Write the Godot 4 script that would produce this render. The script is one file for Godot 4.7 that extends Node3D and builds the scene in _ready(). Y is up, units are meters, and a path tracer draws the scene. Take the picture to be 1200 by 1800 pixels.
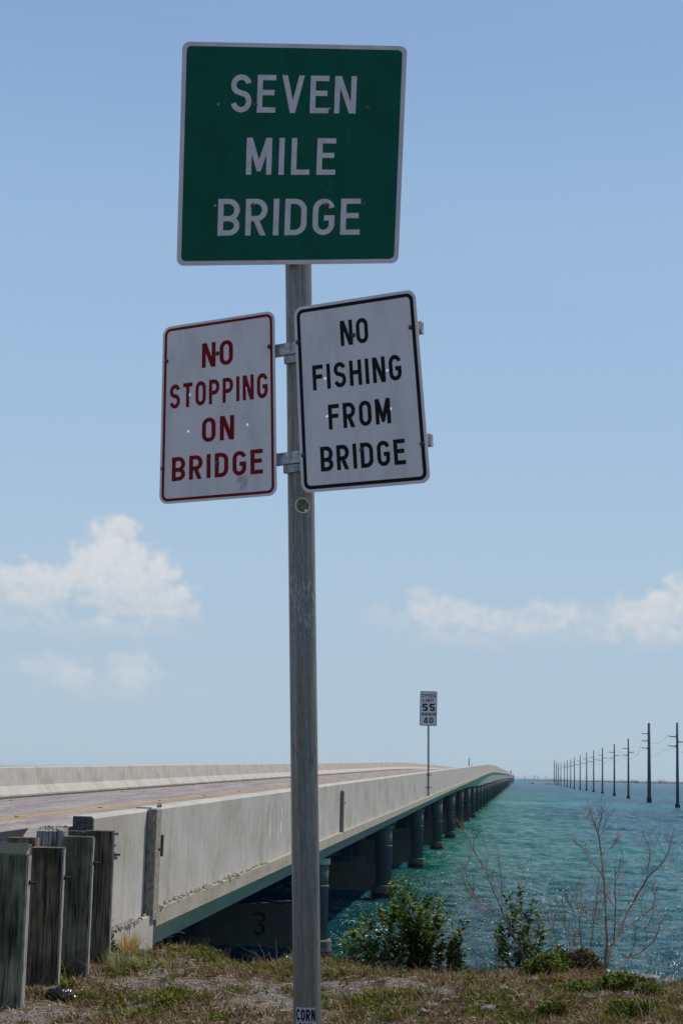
extends Node3D

const CREST := [Vector2(-1.859, 1.836), Vector2(-1.495, 1.868), Vector2(-1.262, 1.932), Vector2(-1.064, 1.916), Vector2(-0.852, 1.859), Vector2(-0.650, 1.836), Vector2(-0.316, 1.894), Vector2(-0.041, 1.906), Vector2(0.196, 1.907), Vector2(0.581, 1.885), Vector2(1.041, 1.876), Vector2(1.498, 1.919), Vector2(1.720, 1.942), Vector2(2.057, 1.945), Vector2(2.385, 1.888), Vector2(2.495, 1.889), Vector2(2.714, 1.866)]
const BARE_A := [
	[0.0170, 0.0090, [Vector3(1.541, 1.964, -13.950), Vector3(1.532, 2.010, -13.950), Vector3(1.452, 2.162, -13.950), Vector3(1.371, 2.316, -13.950)]],
	[0.0090, 0.0030, [Vector3(1.371, 2.316, -13.950), Vector3(1.247, 2.605, -14.015), Vector3(1.137, 2.820, -14.080), Vector3(1.068, 2.959, -14.146), Vector3(0.998, 3.059, -14.211)]],
	[0.0060, 0.0020, [Vector3(1.371, 2.308, -13.950), Vector3(1.259, 2.366, -13.863), Vector3(1.149, 2.432, -13.776), Vector3(1.047, 2.527, -13.689), Vector3(0.999, 2.684, -13.602)]],
	[0.0050, 0.0020, [Vector3(1.358, 2.362, -13.950), Vector3(1.357, 2.482, -14.017), Vector3(1.358, 2.603, -14.085), Vector3(1.329, 2.853, -14.152)]],
	[0.0040, 0.0015, [Vector3(1.241, 2.608, -13.950), Vector3(1.235, 2.747, -13.989), Vector3(1.248, 2.856, -14.028)]],
	[0.0040, 0.0015, [Vector3(1.163, 2.419, -13.950), Vector3(1.070, 2.583, -13.797), Vector3(1.018, 2.698, -13.644)]],
	[0.0040, 0.0015, [Vector3(1.404, 2.254, -13.950), Vector3(1.302, 2.282, -14.060), Vector3(1.199, 2.341, -14.170), Vector3(1.158, 2.380, -14.280)]],
	[0.0030, 0.0015, [Vector3(1.127, 2.825, -13.950), Vector3(1.120, 2.906, -13.883), Vector3(1.130, 2.940, -13.816)]],
	[0.0030, 0.0012, [Vector3(1.053, 2.965, -13.950), Vector3(1.007, 2.982, -13.874), Vector3(0.962, 3.015, -13.798)]],
	[0.0040, 0.0015, [Vector3(1.436, 2.193, -13.950), Vector3(1.500, 2.321, -14.118), Vector3(1.556, 2.660, -14.286)]],
	[0.0060, 0.0030, [Vector3(1.533, 1.979, -13.950), Vector3(1.578, 2.102, -13.802), Vector3(1.607, 2.239, -13.654)]]]
const BARE_B := [
	[0.0190, 0.0130, [Vector3(2.159, 1.907, -13.900), Vector3(2.182, 2.030, -13.900), Vector3(2.187, 2.138, -13.900), Vector3(2.177, 2.292, -13.900)]],
	[0.0130, 0.0080, [Vector3(2.177, 2.292, -13.900), Vector3(2.183, 2.442, -13.975), Vector3(2.186, 2.593, -14.049), Vector3(2.185, 2.715, -14.124), Vector3(2.185, 2.799, -14.198)]],
	[0.0080, 0.0020, [Vector3(2.139, 2.812, -13.900), Vector3(2.103, 2.934, -13.768), Vector3(2.054, 3.045, -13.635), Vector3(1.988, 3.162, -13.503)]],
	[0.0050, 0.0020, [Vector3(2.134, 2.812, -13.900), Vector3(2.202, 2.841, -13.977), Vector3(2.271, 2.887, -14.054), Vector3(2.321, 2.989, -14.131)]],
	[0.0040, 0.0015, [Vector3(2.137, 2.812, -13.900), Vector3(2.066, 2.833, -13.922), Vector3(1.989, 2.861, -13.945), Vector3(1.928, 2.914, -13.967), Vector3(1.902, 2.968, -13.989)]],
	[0.0050, 0.0020, [Vector3(2.110, 2.976, -13.900), Vector3(2.107, 3.090, -13.725), Vector3(2.096, 3.187, -13.550)]],
	[0.0040, 0.0015, [Vector3(2.097, 3.031, -13.900), Vector3(2.066, 3.048, -14.089), Vector3(2.072, 3.107, -14.277)]],
	[0.0040, 0.0015, [Vector3(2.118, 2.937, -13.900), Vector3(2.154, 3.026, -13.824), Vector3(2.153, 3.138, -13.747)]],
	[0.0050, 0.0015, [Vector3(2.163, 2.602, -13.900), Vector3(2.110, 2.697, -13.842), Vector3(2.038, 2.761, -13.784), Vector3(1.997, 2.824, -13.726)]],
	[0.0160, 0.0100, [Vector3(2.182, 1.938, -13.900), Vector3(2.237, 2.068, -13.996), Vector3(2.301, 2.154, -14.092), Vector3(2.373, 2.288, -14.188), Vector3(2.463, 2.426, -14.284)]],
	[0.0100, 0.0060, [Vector3(2.396, 2.452, -13.900), Vector3(2.437, 2.559, -13.815), Vector3(2.470, 2.643, -13.731), Vector3(2.509, 2.702, -13.646), Vector3(2.556, 2.769, -13.562)]],
	[0.0060, 0.0020, [Vector3(2.620, 2.753, -13.900), Vector3(2.672, 2.831, -13.922), Vector3(2.706, 2.918, -13.944), Vector3(2.725, 3.012, -13.967)]],
	[0.0040, 0.0015, [Vector3(2.620, 2.737, -13.900), Vector3(2.708, 2.733, -14.025), Vector3(2.781, 2.792, -14.150)]],
	[0.0050, 0.0020, [Vector3(2.500, 2.633, -13.900), Vector3(2.492, 2.757, -13.767), Vector3(2.484, 2.855, -13.634), Vector3(2.414, 2.966, -13.501)]],
	[0.0030, 0.0015, [Vector3(2.529, 2.766, -13.900), Vector3(2.486, 2.853, -14.041), Vector3(2.495, 2.927, -14.182)]],
	[0.0030, 0.0015, [Vector3(2.660, 2.816, -13.900), Vector3(2.615, 2.878, -13.911), Vector3(2.593, 2.939, -13.923)]],
	[0.0080, 0.0030, [Vector3(2.238, 2.108, -13.900), Vector3(2.233, 2.271, -13.796), Vector3(2.220, 2.463, -13.691), Vector3(2.198, 2.729, -13.587)]],
	[0.0040, 0.0015, [Vector3(2.250, 2.449, -13.900), Vector3(2.342, 2.531, -14.097), Vector3(2.396, 2.599, -14.294)]],
	[0.0040, 0.0015, [Vector3(2.249, 2.635, -13.900), Vector3(2.268, 2.735, -13.794), Vector3(2.282, 2.771, -13.688)]],
	[0.0040, 0.0015, [Vector3(2.254, 2.387, -13.900), Vector3(2.181, 2.482, -13.844), Vector3(2.094, 2.576, -13.789)]],
	[0.0070, 0.0030, [Vector3(2.301, 2.210, -13.900), Vector3(2.396, 2.266, -13.990), Vector3(2.507, 2.332, -14.080), Vector3(2.613, 2.398, -14.171), Vector3(2.703, 2.465, -14.261)]],
	[0.0040, 0.0015, [Vector3(2.539, 2.393, -13.900), Vector3(2.537, 2.499, -13.715), Vector3(2.472, 2.571, -13.531)]],
	[0.0040, 0.0015, [Vector3(2.475, 2.345, -13.900), Vector3(2.463, 2.433, -13.966), Vector3(2.483, 2.507, -14.031)]],
	[0.0130, 0.0070, [Vector3(2.285, 1.910, -13.900), Vector3(2.327, 1.965, -13.965), Vector3(2.386, 2.006, -14.029), Vector3(2.493, 2.049, -14.094)]],
	[0.0070, 0.0030, [Vector3(2.459, 2.067, -13.900), Vector3(2.536, 2.155, -13.802), Vector3(2.565, 2.256, -13.705), Vector3(2.555, 2.325, -13.607), Vector3(2.606, 2.365, -13.510)]],
	[0.0040, 0.0015, [Vector3(2.610, 2.287, -13.900), Vector3(2.601, 2.335, -14.063), Vector3(2.606, 2.362, -14.226)]],
	[0.0040, 0.0015, [Vector3(2.475, 2.083, -13.900), Vector3(2.503, 2.194, -13.878), Vector3(2.483, 2.272, -13.856)]],
	[0.0030, 0.0015, [Vector3(2.364, 2.019, -13.900), Vector3(2.388, 2.155, -13.766), Vector3(2.358, 2.258, -13.633)]],
	[0.0040, 0.0015, [Vector3(2.214, 2.046, -13.900), Vector3(2.179, 2.141, -14.033), Vector3(2.159, 2.254, -14.167), Vector3(2.123, 2.353, -14.300)]]]
const BARE_C := [
	[0.0090, 0.0050, [Vector3(2.030, 1.959, -14.100), Vector3(2.013, 2.053, -14.100), Vector3(1.997, 2.193, -14.100), Vector3(1.997, 2.302, -14.100)]],
	[0.0050, 0.0015, [Vector3(1.997, 2.302, -14.100), Vector3(2.028, 2.421, -14.212), Vector3(2.044, 2.541, -14.324)]],
	[0.0040, 0.0015, [Vector3(1.997, 2.271, -14.100), Vector3(1.912, 2.375, -13.951), Vector3(1.852, 2.477, -13.802)]],
	[0.0030, 0.0015, [Vector3(2.000, 2.318, -14.100), Vector3(1.984, 2.406, -14.187), Vector3(1.988, 2.511, -14.274)]],
	[0.0080, 0.0040, [Vector3(2.070, 1.960, -14.100), Vector3(2.089, 2.083, -14.122), Vector3(2.116, 2.239, -14.145), Vector3(2.127, 2.332, -14.167)]],
	[0.0040, 0.0015, [Vector3(2.117, 2.337, -14.100), Vector3(2.118, 2.456, -13.969), Vector3(2.104, 2.589, -13.837)]],
	[0.0030, 0.0015, [Vector3(2.112, 2.274, -14.100), Vector3(2.195, 2.359, -14.242), Vector3(2.233, 2.429, -14.383)]],
	[0.0030, 0.0015, [Vector3(2.109, 2.227, -14.100), Vector3(2.045, 2.308, -14.043), Vector3(2.012, 2.406, -13.985)]],
	[0.0050, 0.0020, [Vector3(1.885, 1.972, -14.100), Vector3(1.815, 2.083, -14.057), Vector3(1.769, 2.211, -14.013), Vector3(1.787, 2.355, -13.970)]],
	[0.0040, 0.0015, [Vector3(1.869, 1.987, -14.100), Vector3(1.775, 2.096, -14.244), Vector3(1.743, 2.177, -14.388)]],
	[0.0040, 0.0015, [Vector3(1.965, 1.973, -14.100), Vector3(1.897, 2.120, -14.015), Vector3(1.846, 2.282, -13.931), Vector3(1.850, 2.459, -13.846)]],
	[0.0030, 0.0015, [Vector3(1.933, 1.988, -14.100), Vector3(1.960, 2.127, -14.125), Vector3(1.939, 2.234, -14.150)]],
	[0.0030, 0.0015, [Vector3(2.029, 1.975, -14.100), Vector3(1.974, 2.061, -14.162), Vector3(1.917, 2.196, -14.225), Vector3(1.877, 2.253, -14.287)]],
	[0.0030, 0.0012, [Vector3(1.780, 2.203, -14.100), Vector3(1.729, 2.293, -13.950), Vector3(1.679, 2.350, -13.800)]]]
const BARE_D := [
	[0.0050, 0.0020, [Vector3(2.369, 1.875, -13.750), Vector3(2.463, 1.915, -13.750), Vector3(2.541, 1.963, -13.750), Vector3(2.612, 2.033, -13.750), Vector3(2.648, 2.110, -13.750)]],
	[0.0030, 0.0012, [Vector3(2.463, 1.915, -13.750), Vector3(2.517, 2.004, -13.787), Vector3(2.500, 2.061, -13.825)]],
	[0.0030, 0.0012, [Vector3(2.385, 1.883, -13.750), Vector3(2.322, 1.918, -13.700), Vector3(2.244, 1.936, -13.651)]]]
const BARE_E := [
	[0.0070, 0.0030, [Vector3(1.396, 1.886, -14.000), Vector3(1.300, 1.922, -14.000), Vector3(1.220, 1.966, -14.000), Vector3(1.156, 2.019, -14.000), Vector3(1.100, 2.064, -14.000)]],
	[0.0030, 0.0012, [Vector3(1.220, 1.966, -14.000), Vector3(1.207, 2.040, -14.037), Vector3(1.226, 2.068, -14.075)]],
	[0.0030, 0.0012, [Vector3(1.300, 1.922, -14.000), Vector3(1.319, 2.005, -13.950), Vector3(1.274, 2.055, -13.901)]],
	[0.0030, 0.0012, [Vector3(1.156, 2.019, -14.000), Vector3(1.127, 2.008, -14.029), Vector3(1.097, 2.012, -14.058)]],
	[0.0030, 0.0012, [Vector3(1.428, 1.894, -14.000), Vector3(1.412, 2.016, -14.011), Vector3(1.420, 2.108, -14.022)]]]
const BARE_F := [
	[0.0050, 0.0020, [Vector3(2.640, 1.888, -13.500), Vector3(2.656, 1.963, -13.500), Vector3(2.671, 2.038, -13.500), Vector3(2.683, 2.120, -13.500)]],
	[0.0030, 0.0012, [Vector3(2.656, 1.963, -13.500), Vector3(2.698, 2.021, -13.519), Vector3(2.714, 2.065, -13.537)]],
	[0.0030, 0.0010, [Vector3(2.594, 1.887, -13.500), Vector3(2.597, 1.949, -13.475), Vector3(2.589, 1.982, -13.450)]]]
const SHRUB_MAIN := [Vector3(0.475, 2.528, -14.322), Vector3(0.552, 2.558, -14.149), Vector3(0.619, 2.535, -13.967), Vector3(0.563, 2.466, -13.912), Vector3(0.660, 2.441, -14.047), Vector3(0.761, 2.429, -13.870), Vector3(0.863, 2.398, -14.211), Vector3(0.911, 2.312, -14.063), Vector3(0.473, 2.296, -14.134), Vector3(0.716, 2.346, -14.020), Vector3(0.646, 2.200, -14.041), Vector3(0.801, 2.166, -13.868), Vector3(0.887, 2.097, -14.068), Vector3(0.542, 2.099, -14.151), Vector3(0.582, 2.388, -13.897), Vector3(0.517, 2.370, -14.112), Vector3(0.679, 2.276, -13.996), Vector3(0.765, 2.215, -14.220), Vector3(0.589, 2.272, -14.020), Vector3(0.843, 2.237, -14.302), Vector3(0.632, 2.071, -14.089), Vector3(0.743, 2.054, -14.110), Vector3(0.849, 2.028, -14.030), Vector3(0.572, 1.967, -14.399), Vector3(0.687, 2.142, -14.109)]
const SHRUB_LEFT := [Vector3(0.258, 2.294, -13.927), Vector3(0.329, 2.231, -14.220), Vector3(0.386, 2.315, -13.982), Vector3(0.182, 2.138, -14.117), Vector3(0.118, 2.090, -13.857), Vector3(0.250, 2.113, -14.309), Vector3(0.389, 2.117, -14.300), Vector3(0.425, 2.052, -13.867), Vector3(0.309, 1.986, -14.328), Vector3(0.175, 1.988, -13.919), Vector3(0.355, 2.074, -13.992), Vector3(0.469, 2.097, -14.153)]
const SHRUB_SLIM := [Vector3(1.044, 2.276, -13.882), Vector3(0.999, 2.194, -14.000), Vector3(1.036, 2.151, -13.999), Vector3(0.948, 2.166, -13.912), Vector3(0.923, 2.059, -13.914), Vector3(1.042, 2.007, -13.932), Vector3(1.074, 1.897, -13.980), Vector3(0.987, 2.093, -13.940), Vector3(1.004, 2.010, -13.900)]
const SHRUB_DARK := [Vector3(1.512, 2.532, -14.018), Vector3(1.434, 2.461, -14.112), Vector3(1.596, 2.428, -13.977), Vector3(1.543, 2.337, -13.927), Vector3(1.689, 2.286, -14.215), Vector3(1.699, 2.180, -14.163), Vector3(1.440, 2.301, -14.155), Vector3(1.357, 2.238, -14.130), Vector3(1.322, 2.147, -13.916), Vector3(1.398, 2.106, -14.043), Vector3(1.649, 2.058, -14.278), Vector3(1.656, 2.062, -13.924), Vector3(1.564, 2.170, -14.246), Vector3(1.517, 1.994, -14.251), Vector3(1.447, 2.397, -13.920), Vector3(1.586, 2.225, -14.161), Vector3(1.389, 2.192, -14.121)]
const ROCKS := [Vector3(0.618, -10.748, 0.0601), Vector3(0.565, -10.522, 0.0450), Vector3(1.173, -11.879, 0.0547), Vector3(0.985, -10.936, 0.0863), Vector3(1.488, -12.777, 0.0672), Vector3(1.733, -12.231, 0.0563), Vector3(0.579, -13.316, 0.0438), Vector3(1.986, -11.736, 0.0618), Vector3(0.739, -11.233, 0.0406), Vector3(0.802, -11.408, 0.0413), Vector3(1.530, -12.319, 0.0365), Vector3(0.394, -10.987, 0.0289), Vector3(0.123, -11.832, 0.0311), Vector3(-0.658, -11.479, 0.0340)]  # x, z, size
const TUFTS := [Vector3(-1.528, -12.580, 0.1490), Vector3(-1.446, -12.813, 0.1264), Vector3(-1.365, -12.757, 0.1427), Vector3(-1.620, -14.059, 0.1572), Vector3(-1.224, -13.008, 0.0941), Vector3(-0.996, -11.056, 0.1455), Vector3(-0.867, -11.215, 0.1623), Vector3(-0.714, -11.107, 0.1388), Vector3(-1.126, -10.772, 0.1276), Vector3(-0.585, -13.297, 0.1050), Vector3(-0.433, -13.253, 0.1133)]  # x, z, size
const BARE_SPOTS := [Vector3(-0.558, -11.555, 0.4561), Vector3(-0.888, -11.946, 0.3144), Vector3(-0.378, -11.737, 0.3861), Vector3(0.153, -11.748, 0.2705), Vector3(0.426, -11.951, 0.3538), Vector3(0.637, -11.930, 0.3139), Vector3(-1.872, -10.395, 0.4103), Vector3(-1.109, -12.668, 0.3750), Vector3(-1.735, -13.361, 0.1758), Vector3(-1.304, -11.865, 0.3513), Vector3(-0.383, -10.902, 0.3586), Vector3(1.818, -11.705, 0.2310), Vector3(-0.065, -10.705, 0.2113)]  # x, z, size
const GREEN_SPOTS := [Vector3(-0.996, -11.056, 0.4001), Vector3(-0.724, -11.241, 0.3328), Vector3(0.039, -11.381, 0.2995), Vector3(0.291, -11.153, 0.3302), Vector3(-0.083, -12.598, 0.2901), Vector3(-1.116, -10.525, 0.3116), Vector3(0.140, -10.498, 0.2763), Vector3(1.626, -11.964, 0.3148), Vector3(1.047, -10.772, 0.3189), Vector3(1.907, -10.918, 0.2514), Vector3(-0.569, -13.418, 0.3090), Vector3(0.495, -12.785, 0.2944), Vector3(-1.000, -13.940, 0.3210)]  # x, z, size
const CREEPERS := [Vector3(1.632, -13.462, 0.3100), Vector3(1.799, -13.732, 0.2710), Vector3(1.936, -13.604, 0.2685), Vector3(1.966, -12.276, 0.2423), Vector3(2.056, -12.106, 0.2389), Vector3(1.844, -10.857, 0.2143), Vector3(1.705, -11.979, 0.1576), Vector3(2.131, -11.762, 0.1548), Vector3(1.367, -10.826, 0.1282), Vector3(-1.912, -12.063, 0.1984), Vector3(-1.972, -11.735, 0.1544), Vector3(-1.778, -13.513, 0.2222), Vector3(-1.909, -12.936, 0.1277)]  # x, z, size
const STICKS := [Vector3(1.929, -11.783, 0.1318), Vector3(0.520, -12.583, 0.1076), Vector3(0.039, -11.938, 0.1021), Vector3(-0.590, -11.129, 0.1611), Vector3(0.276, -10.521, 0.1038), Vector3(0.968, -11.061, 0.1092), Vector3(1.697, -11.403, 0.0975), Vector3(-0.921, -11.430, 0.1128), Vector3(2.232, -11.498, 0.1286), Vector3(1.196, -11.368, 0.1122), Vector3(-0.270, -10.645, 0.0980)]  # x, z, size
const TRASH := [Vector3(-1.696, -11.010, 0.1883)]  # x, z, size

const POLES := [Vector3(43.4, 10.95, -219.2), Vector3(49.4, 12.57, -272.0), Vector3(55.7, 11.41, -328.4), Vector3(61.5, 11.49, -380.9), Vector3(67.5, 11.68, -436.6), Vector3(73.3, 11.83, -490.4), Vector3(79.5, 12.03, -546.7), Vector3(85.2, 11.9, -601.3), Vector3(90.6, 11.9, -655.0), Vector3(99.6, 12.2, -731.3), Vector3(108.4, 12.5, -807.9), Vector3(118.6, 12.8, -895.0), Vector3(127.5, 13.2, -976.6), Vector3(133.4, 13.1, -1033.7), Vector3(138.0, 14.5, -1080.0), Vector3(142.5, 16.2, -1125.0)]
const PROFILE := [Vector2(-30, 2.62), Vector2(0, 2.9), Vector2(13, 3.045), Vector2(21, 3.126), Vector2(31.6, 3.24), Vector2(47, 3.40), Vector2(61.2, 3.55), Vector2(83, 3.776), Vector2(108, 4.02), Vector2(130.7, 4.25), Vector2(167.9, 4.65), Vector2(200, 4.95), Vector2(232.7, 5.16), Vector2(270, 5.29), Vector2(310, 5.37), Vector2(380, 5.48), Vector2(600, 5.8), Vector2(1049, 6.1), Vector2(3797, 7.4)]
const M := 0.105
const TURN := 0.10462

var names := {}
var mats := {}
var rng := RandomNumberGenerator.new()
var hills_noise := FastNoiseLite.new()
var bridge: Node3D

# ---------------------------------------------------------------- nodes
func numbered(called: String) -> String:
	var n: int = names.get(called, 0)
	names[called] = n + 1
	return called if n == 0 else "%s_%03d" % [called, n]

func tag(o: Node, label: String, category: String, group := "", kind := "") -> Node:
	if label: o.set_meta("label", label)
	if category: o.set_meta("category", category)
	if group: o.set_meta("group", group)
	if kind: o.set_meta("kind", kind)
	return o

func thing(called: String, label: String, category: String, at := Vector3.ZERO, turn := 0.0, group := "") -> Node3D:
	var o := Node3D.new()
	o.name = numbered(called)
	add_child(o)
	o.position = at
	o.rotation.y = turn
	tag(o, label, category, group)
	return o

func part(called: String, m: Mesh, mat: Material, parent: Node) -> MeshInstance3D:
	var o := MeshInstance3D.new()
	o.name = called
	o.mesh = m
	o.material_override = mat
	parent.add_child(o, true)
	return o

func top(called: String, m: Mesh, mat: Material, label: String, category: String, group := "") -> MeshInstance3D:
	var o := MeshInstance3D.new()
	o.name = numbered(called)
	o.mesh = m
	o.material_override = mat
	add_child(o)
	tag(o, label, category, group)
	return o

func struct(called: String, m: Mesh, mat: Material, label := "") -> MeshInstance3D:
	var o := MeshInstance3D.new()
	o.name = numbered(called)
	o.mesh = m
	o.material_override = mat
	add_child(o)
	tag(o, label, "", "", "structure")
	return o

func scatter(called: String, m: Mesh, mat: Material, xf: Array, tint: Array, parent: Node) -> MultiMeshInstance3D:
	var mm := MultiMesh.new()
	mm.transform_format = MultiMesh.TRANSFORM_3D
	mm.use_colors = tint.size() > 0
	mm.mesh = m
	mm.instance_count = xf.size()
	for i in xf.size():
		var t: Transform3D = xf[i]
		mm.set_instance_transform(i, t)
		if tint.size():
			var c: Color = tint[i]
			mm.set_instance_color(i, c)
	var o := MultiMeshInstance3D.new()
	o.name = called
	o.multimesh = mm
	o.material_override = mat
	parent.add_child(o, true)
	o.set_meta("kind", "stuff")
	return o

# ---------------------------------------------------------------- shapes
func begin(flat := true) -> SurfaceTool:
	var st := SurfaceTool.new()
	st.begin(Mesh.PRIMITIVE_TRIANGLES)
	st.set_smooth_group(-1 if flat else 0)
	return st

func done(st: SurfaceTool) -> ArrayMesh:
	st.generate_normals()
	return st.commit()

func tri(st: SurfaceTool, a: Vector3, b: Vector3, c: Vector3) -> void:
	st.add_vertex(a)
	st.add_vertex(b)
	st.add_vertex(c)

func quad(st: SurfaceTool, a: Vector3, b: Vector3, c: Vector3, d: Vector3) -> void:
	tri(st, a, b, c)
	tri(st, a, c, d)

func box(st: SurfaceTool, lo: Vector3, hi: Vector3, bev := 0.0, t := Transform3D()) -> void:
	# a box whose vertical edges and top edges are chamfered
	var b := bev
	var rings := []
	var levels := [[lo.y, 0.0], [hi.y - b, 0.0], [hi.y, b]] if b > 0.0 else [[lo.y, 0.0], [hi.y, 0.0]]
	for l in levels:
		var i: float = l[1]
		var x0 := lo.x + i
		var x1 := hi.x - i
		var z0 := lo.z + i
		var z1 := hi.z - i
		var y: float = l[0]
		if b > 0.0:
			rings.append([Vector3(x0 + b, y, z0), Vector3(x1 - b, y, z0), Vector3(x1, y, z0 + b), Vector3(x1, y, z1 - b), Vector3(x1 - b, y, z1), Vector3(x0 + b, y, z1), Vector3(x0, y, z1 - b), Vector3(x0, y, z0 + b)])
		else:
			rings.append([Vector3(x0, y, z0), Vector3(x1, y, z0), Vector3(x1, y, z1), Vector3(x0, y, z1)])
	loft(st, rings, true, true, t)

func loft(st: SurfaceTool, rings: Array, closed := true, caps := true, t := Transform3D()) -> void:
	var n: int = rings[0].size()
	for r in rings.size() - 1:
		for k in (n if closed else n - 1):
			var k2 := (k + 1) % n
			quad(st, t * rings[r][k], t * rings[r + 1][k], t * rings[r + 1][k2], t * rings[r][k2])
	if caps:
		for e in [0, rings.size() - 1]:
			var ring: Array = rings[e]
			for k in range(1, n - 1):
				if e == 0:
					tri(st, t * ring[0], t * ring[k], t * ring[k + 1])
				else:
					tri(st, t * ring[0], t * ring[k + 1], t * ring[k])

func prism(st: SurfaceTool, outline: PackedVector2Array, z0: float, z1: float, t := Transform3D()) -> void:
	# an outline in x, y pushed along z, with both ends closed
	var ids := Geometry2D.triangulate_polygon(outline)
	for e in [z0, z1]:
		for i in range(0, ids.size(), 3):
			var a := outline[ids[i]]
			var b := outline[ids[i + 1]]
			var c := outline[ids[i + 2]]
			tri(st, t * Vector3(a.x, a.y, e), t * Vector3(b.x, b.y, e), t * Vector3(c.x, c.y, e))
	for k in outline.size():
		var p := outline[k]
		var q := outline[(k + 1) % outline.size()]
		quad(st, t * Vector3(p.x, p.y, z0), t * Vector3(q.x, q.y, z0), t * Vector3(q.x, q.y, z1), t * Vector3(p.x, p.y, z1))

func tube(st: SurfaceTool, path: Array, r0: float, r1: float, sides := 6, caps := true) -> void:
	var rings := []
	var up := Vector3(0.31, 0.2, 0.93).normalized()
	for i in path.size():
		var a: Vector3 = path[maxi(i - 1, 0)]
		var b: Vector3 = path[mini(i + 1, path.size() - 1)]
		var dir := (b - a).normalized()
		var u := dir.cross(up)
		if u.length() < 0.05: u = dir.cross(Vector3.RIGHT)
		u = u.normalized()
		var v := dir.cross(u)
		var r := lerpf(r0, r1, float(i) / maxf(1.0, path.size() - 1))
		var ring := []
		for k in sides:
			var an := TAU * k / sides
			ring.append(path[i] + (u * cos(an) + v * sin(an)) * r)
		rings.append(ring)
	loft(st, rings, true, caps)

func lathe(st: SurfaceTool, prof: Array, sides := 24, at := Vector3.ZERO) -> void:
	var rings := []
	for p in prof:
		var ring := []
		for k in sides:
			var an := TAU * k / sides
			ring.append(at + Vector3(cos(an) * p.x, p.y, sin(an) * p.x))
		rings.append(ring)
	loft(st, rings, true, true)

func blob(seed_: int, size: Vector3, rough := 0.25, n := 10) -> ArrayMesh:
	# a lumpy stone
	var f := FastNoiseLite.new()
	f.seed = seed_
	f.frequency = 0.9
	var st := begin(false)
	var rows := []
	for i in n + 1:
		var row := []
		var th := PI * i / n
		for j in n * 2:
			var ph := TAU * j / (n * 2)
			var d := Vector3(sin(th) * cos(ph), cos(th), sin(th) * sin(ph))
			var k := 1.0 + rough * (f.get_noise_3dv(d * 1.3) * 2.0 + 0.5 * f.get_noise_3dv(d * 4.0))
			row.append(d * size * k)
		rows.append(row)
	loft(st, rows, true, false)
	return done(st)

func mitre(a: PackedVector2Array) -> PackedVector2Array:
	return a

# ---------------------------------------------------------------- materials
func ramp(cols: Array, offs: Array) -> Gradient:
	var g := Gradient.new()
	g.offsets = PackedFloat32Array(offs)
	var pc := PackedColorArray()
	for c in cols: pc.append(c)
	g.colors = pc
	return g

func noise_tex(seed_: int, freq: float, oct: int, cols: Array, offs: Array, size := 512, kind := FastNoiseLite.TYPE_SIMPLEX_SMOOTH, gain := 0.55) -> NoiseTexture2D:
	var f := FastNoiseLite.new()
	f.noise_type = kind
	f.seed = seed_
	f.frequency = freq
	f.fractal_octaves = oct
	f.fractal_gain = gain
	var t := NoiseTexture2D.new()
	t.width = size
	t.height = size
	t.seamless = true
	t.noise = f
	t.color_ramp = ramp(cols, offs)
	return t

func gray(v: float) -> Color:
	return Color(v, v, v)

func lin(r: float, g: float, b: float) -> Color:
	return Color(r, g, b).linear_to_srgb()

func plain_mat(c: Color, rough := 0.8, metal := 0.0) -> StandardMaterial3D:
	var m := StandardMaterial3D.new()
	m.albedo_color = c
	m.roughness = rough
	m.metallic = metal
	return m

func grained(c: Color, tex: Texture2D, scale: Vector3, rough := 0.85, bump: Texture2D = null, bump_cm := 0.0, world := false) -> StandardMaterial3D:
	var m := plain_mat(c, rough)
	m.albedo_texture = tex
	m.uv1_triplanar = true
	m.uv1_world_triplanar = world
	m.uv1_scale = scale
	m.uv1_triplanar_sharpness = 4.0
	if bump:
		m.heightmap_enabled = true
		m.heightmap_texture = bump
		m.heightmap_scale = bump_cm
	return m

func add_blotches(m: StandardMaterial3D, tex: Texture2D, scale: Vector3, world := false) -> void:
	m.detail_enabled = true
	m.detail_albedo = tex
	m.detail_blend_mode = BaseMaterial3D.BLEND_MODE_MUL
	m.detail_uv_layer = BaseMaterial3D.DETAIL_UV_2
	m.uv2_triplanar = true
	m.uv2_world_triplanar = world
	m.uv2_scale = scale
	m.uv2_triplanar_sharpness = 4.0

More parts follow.
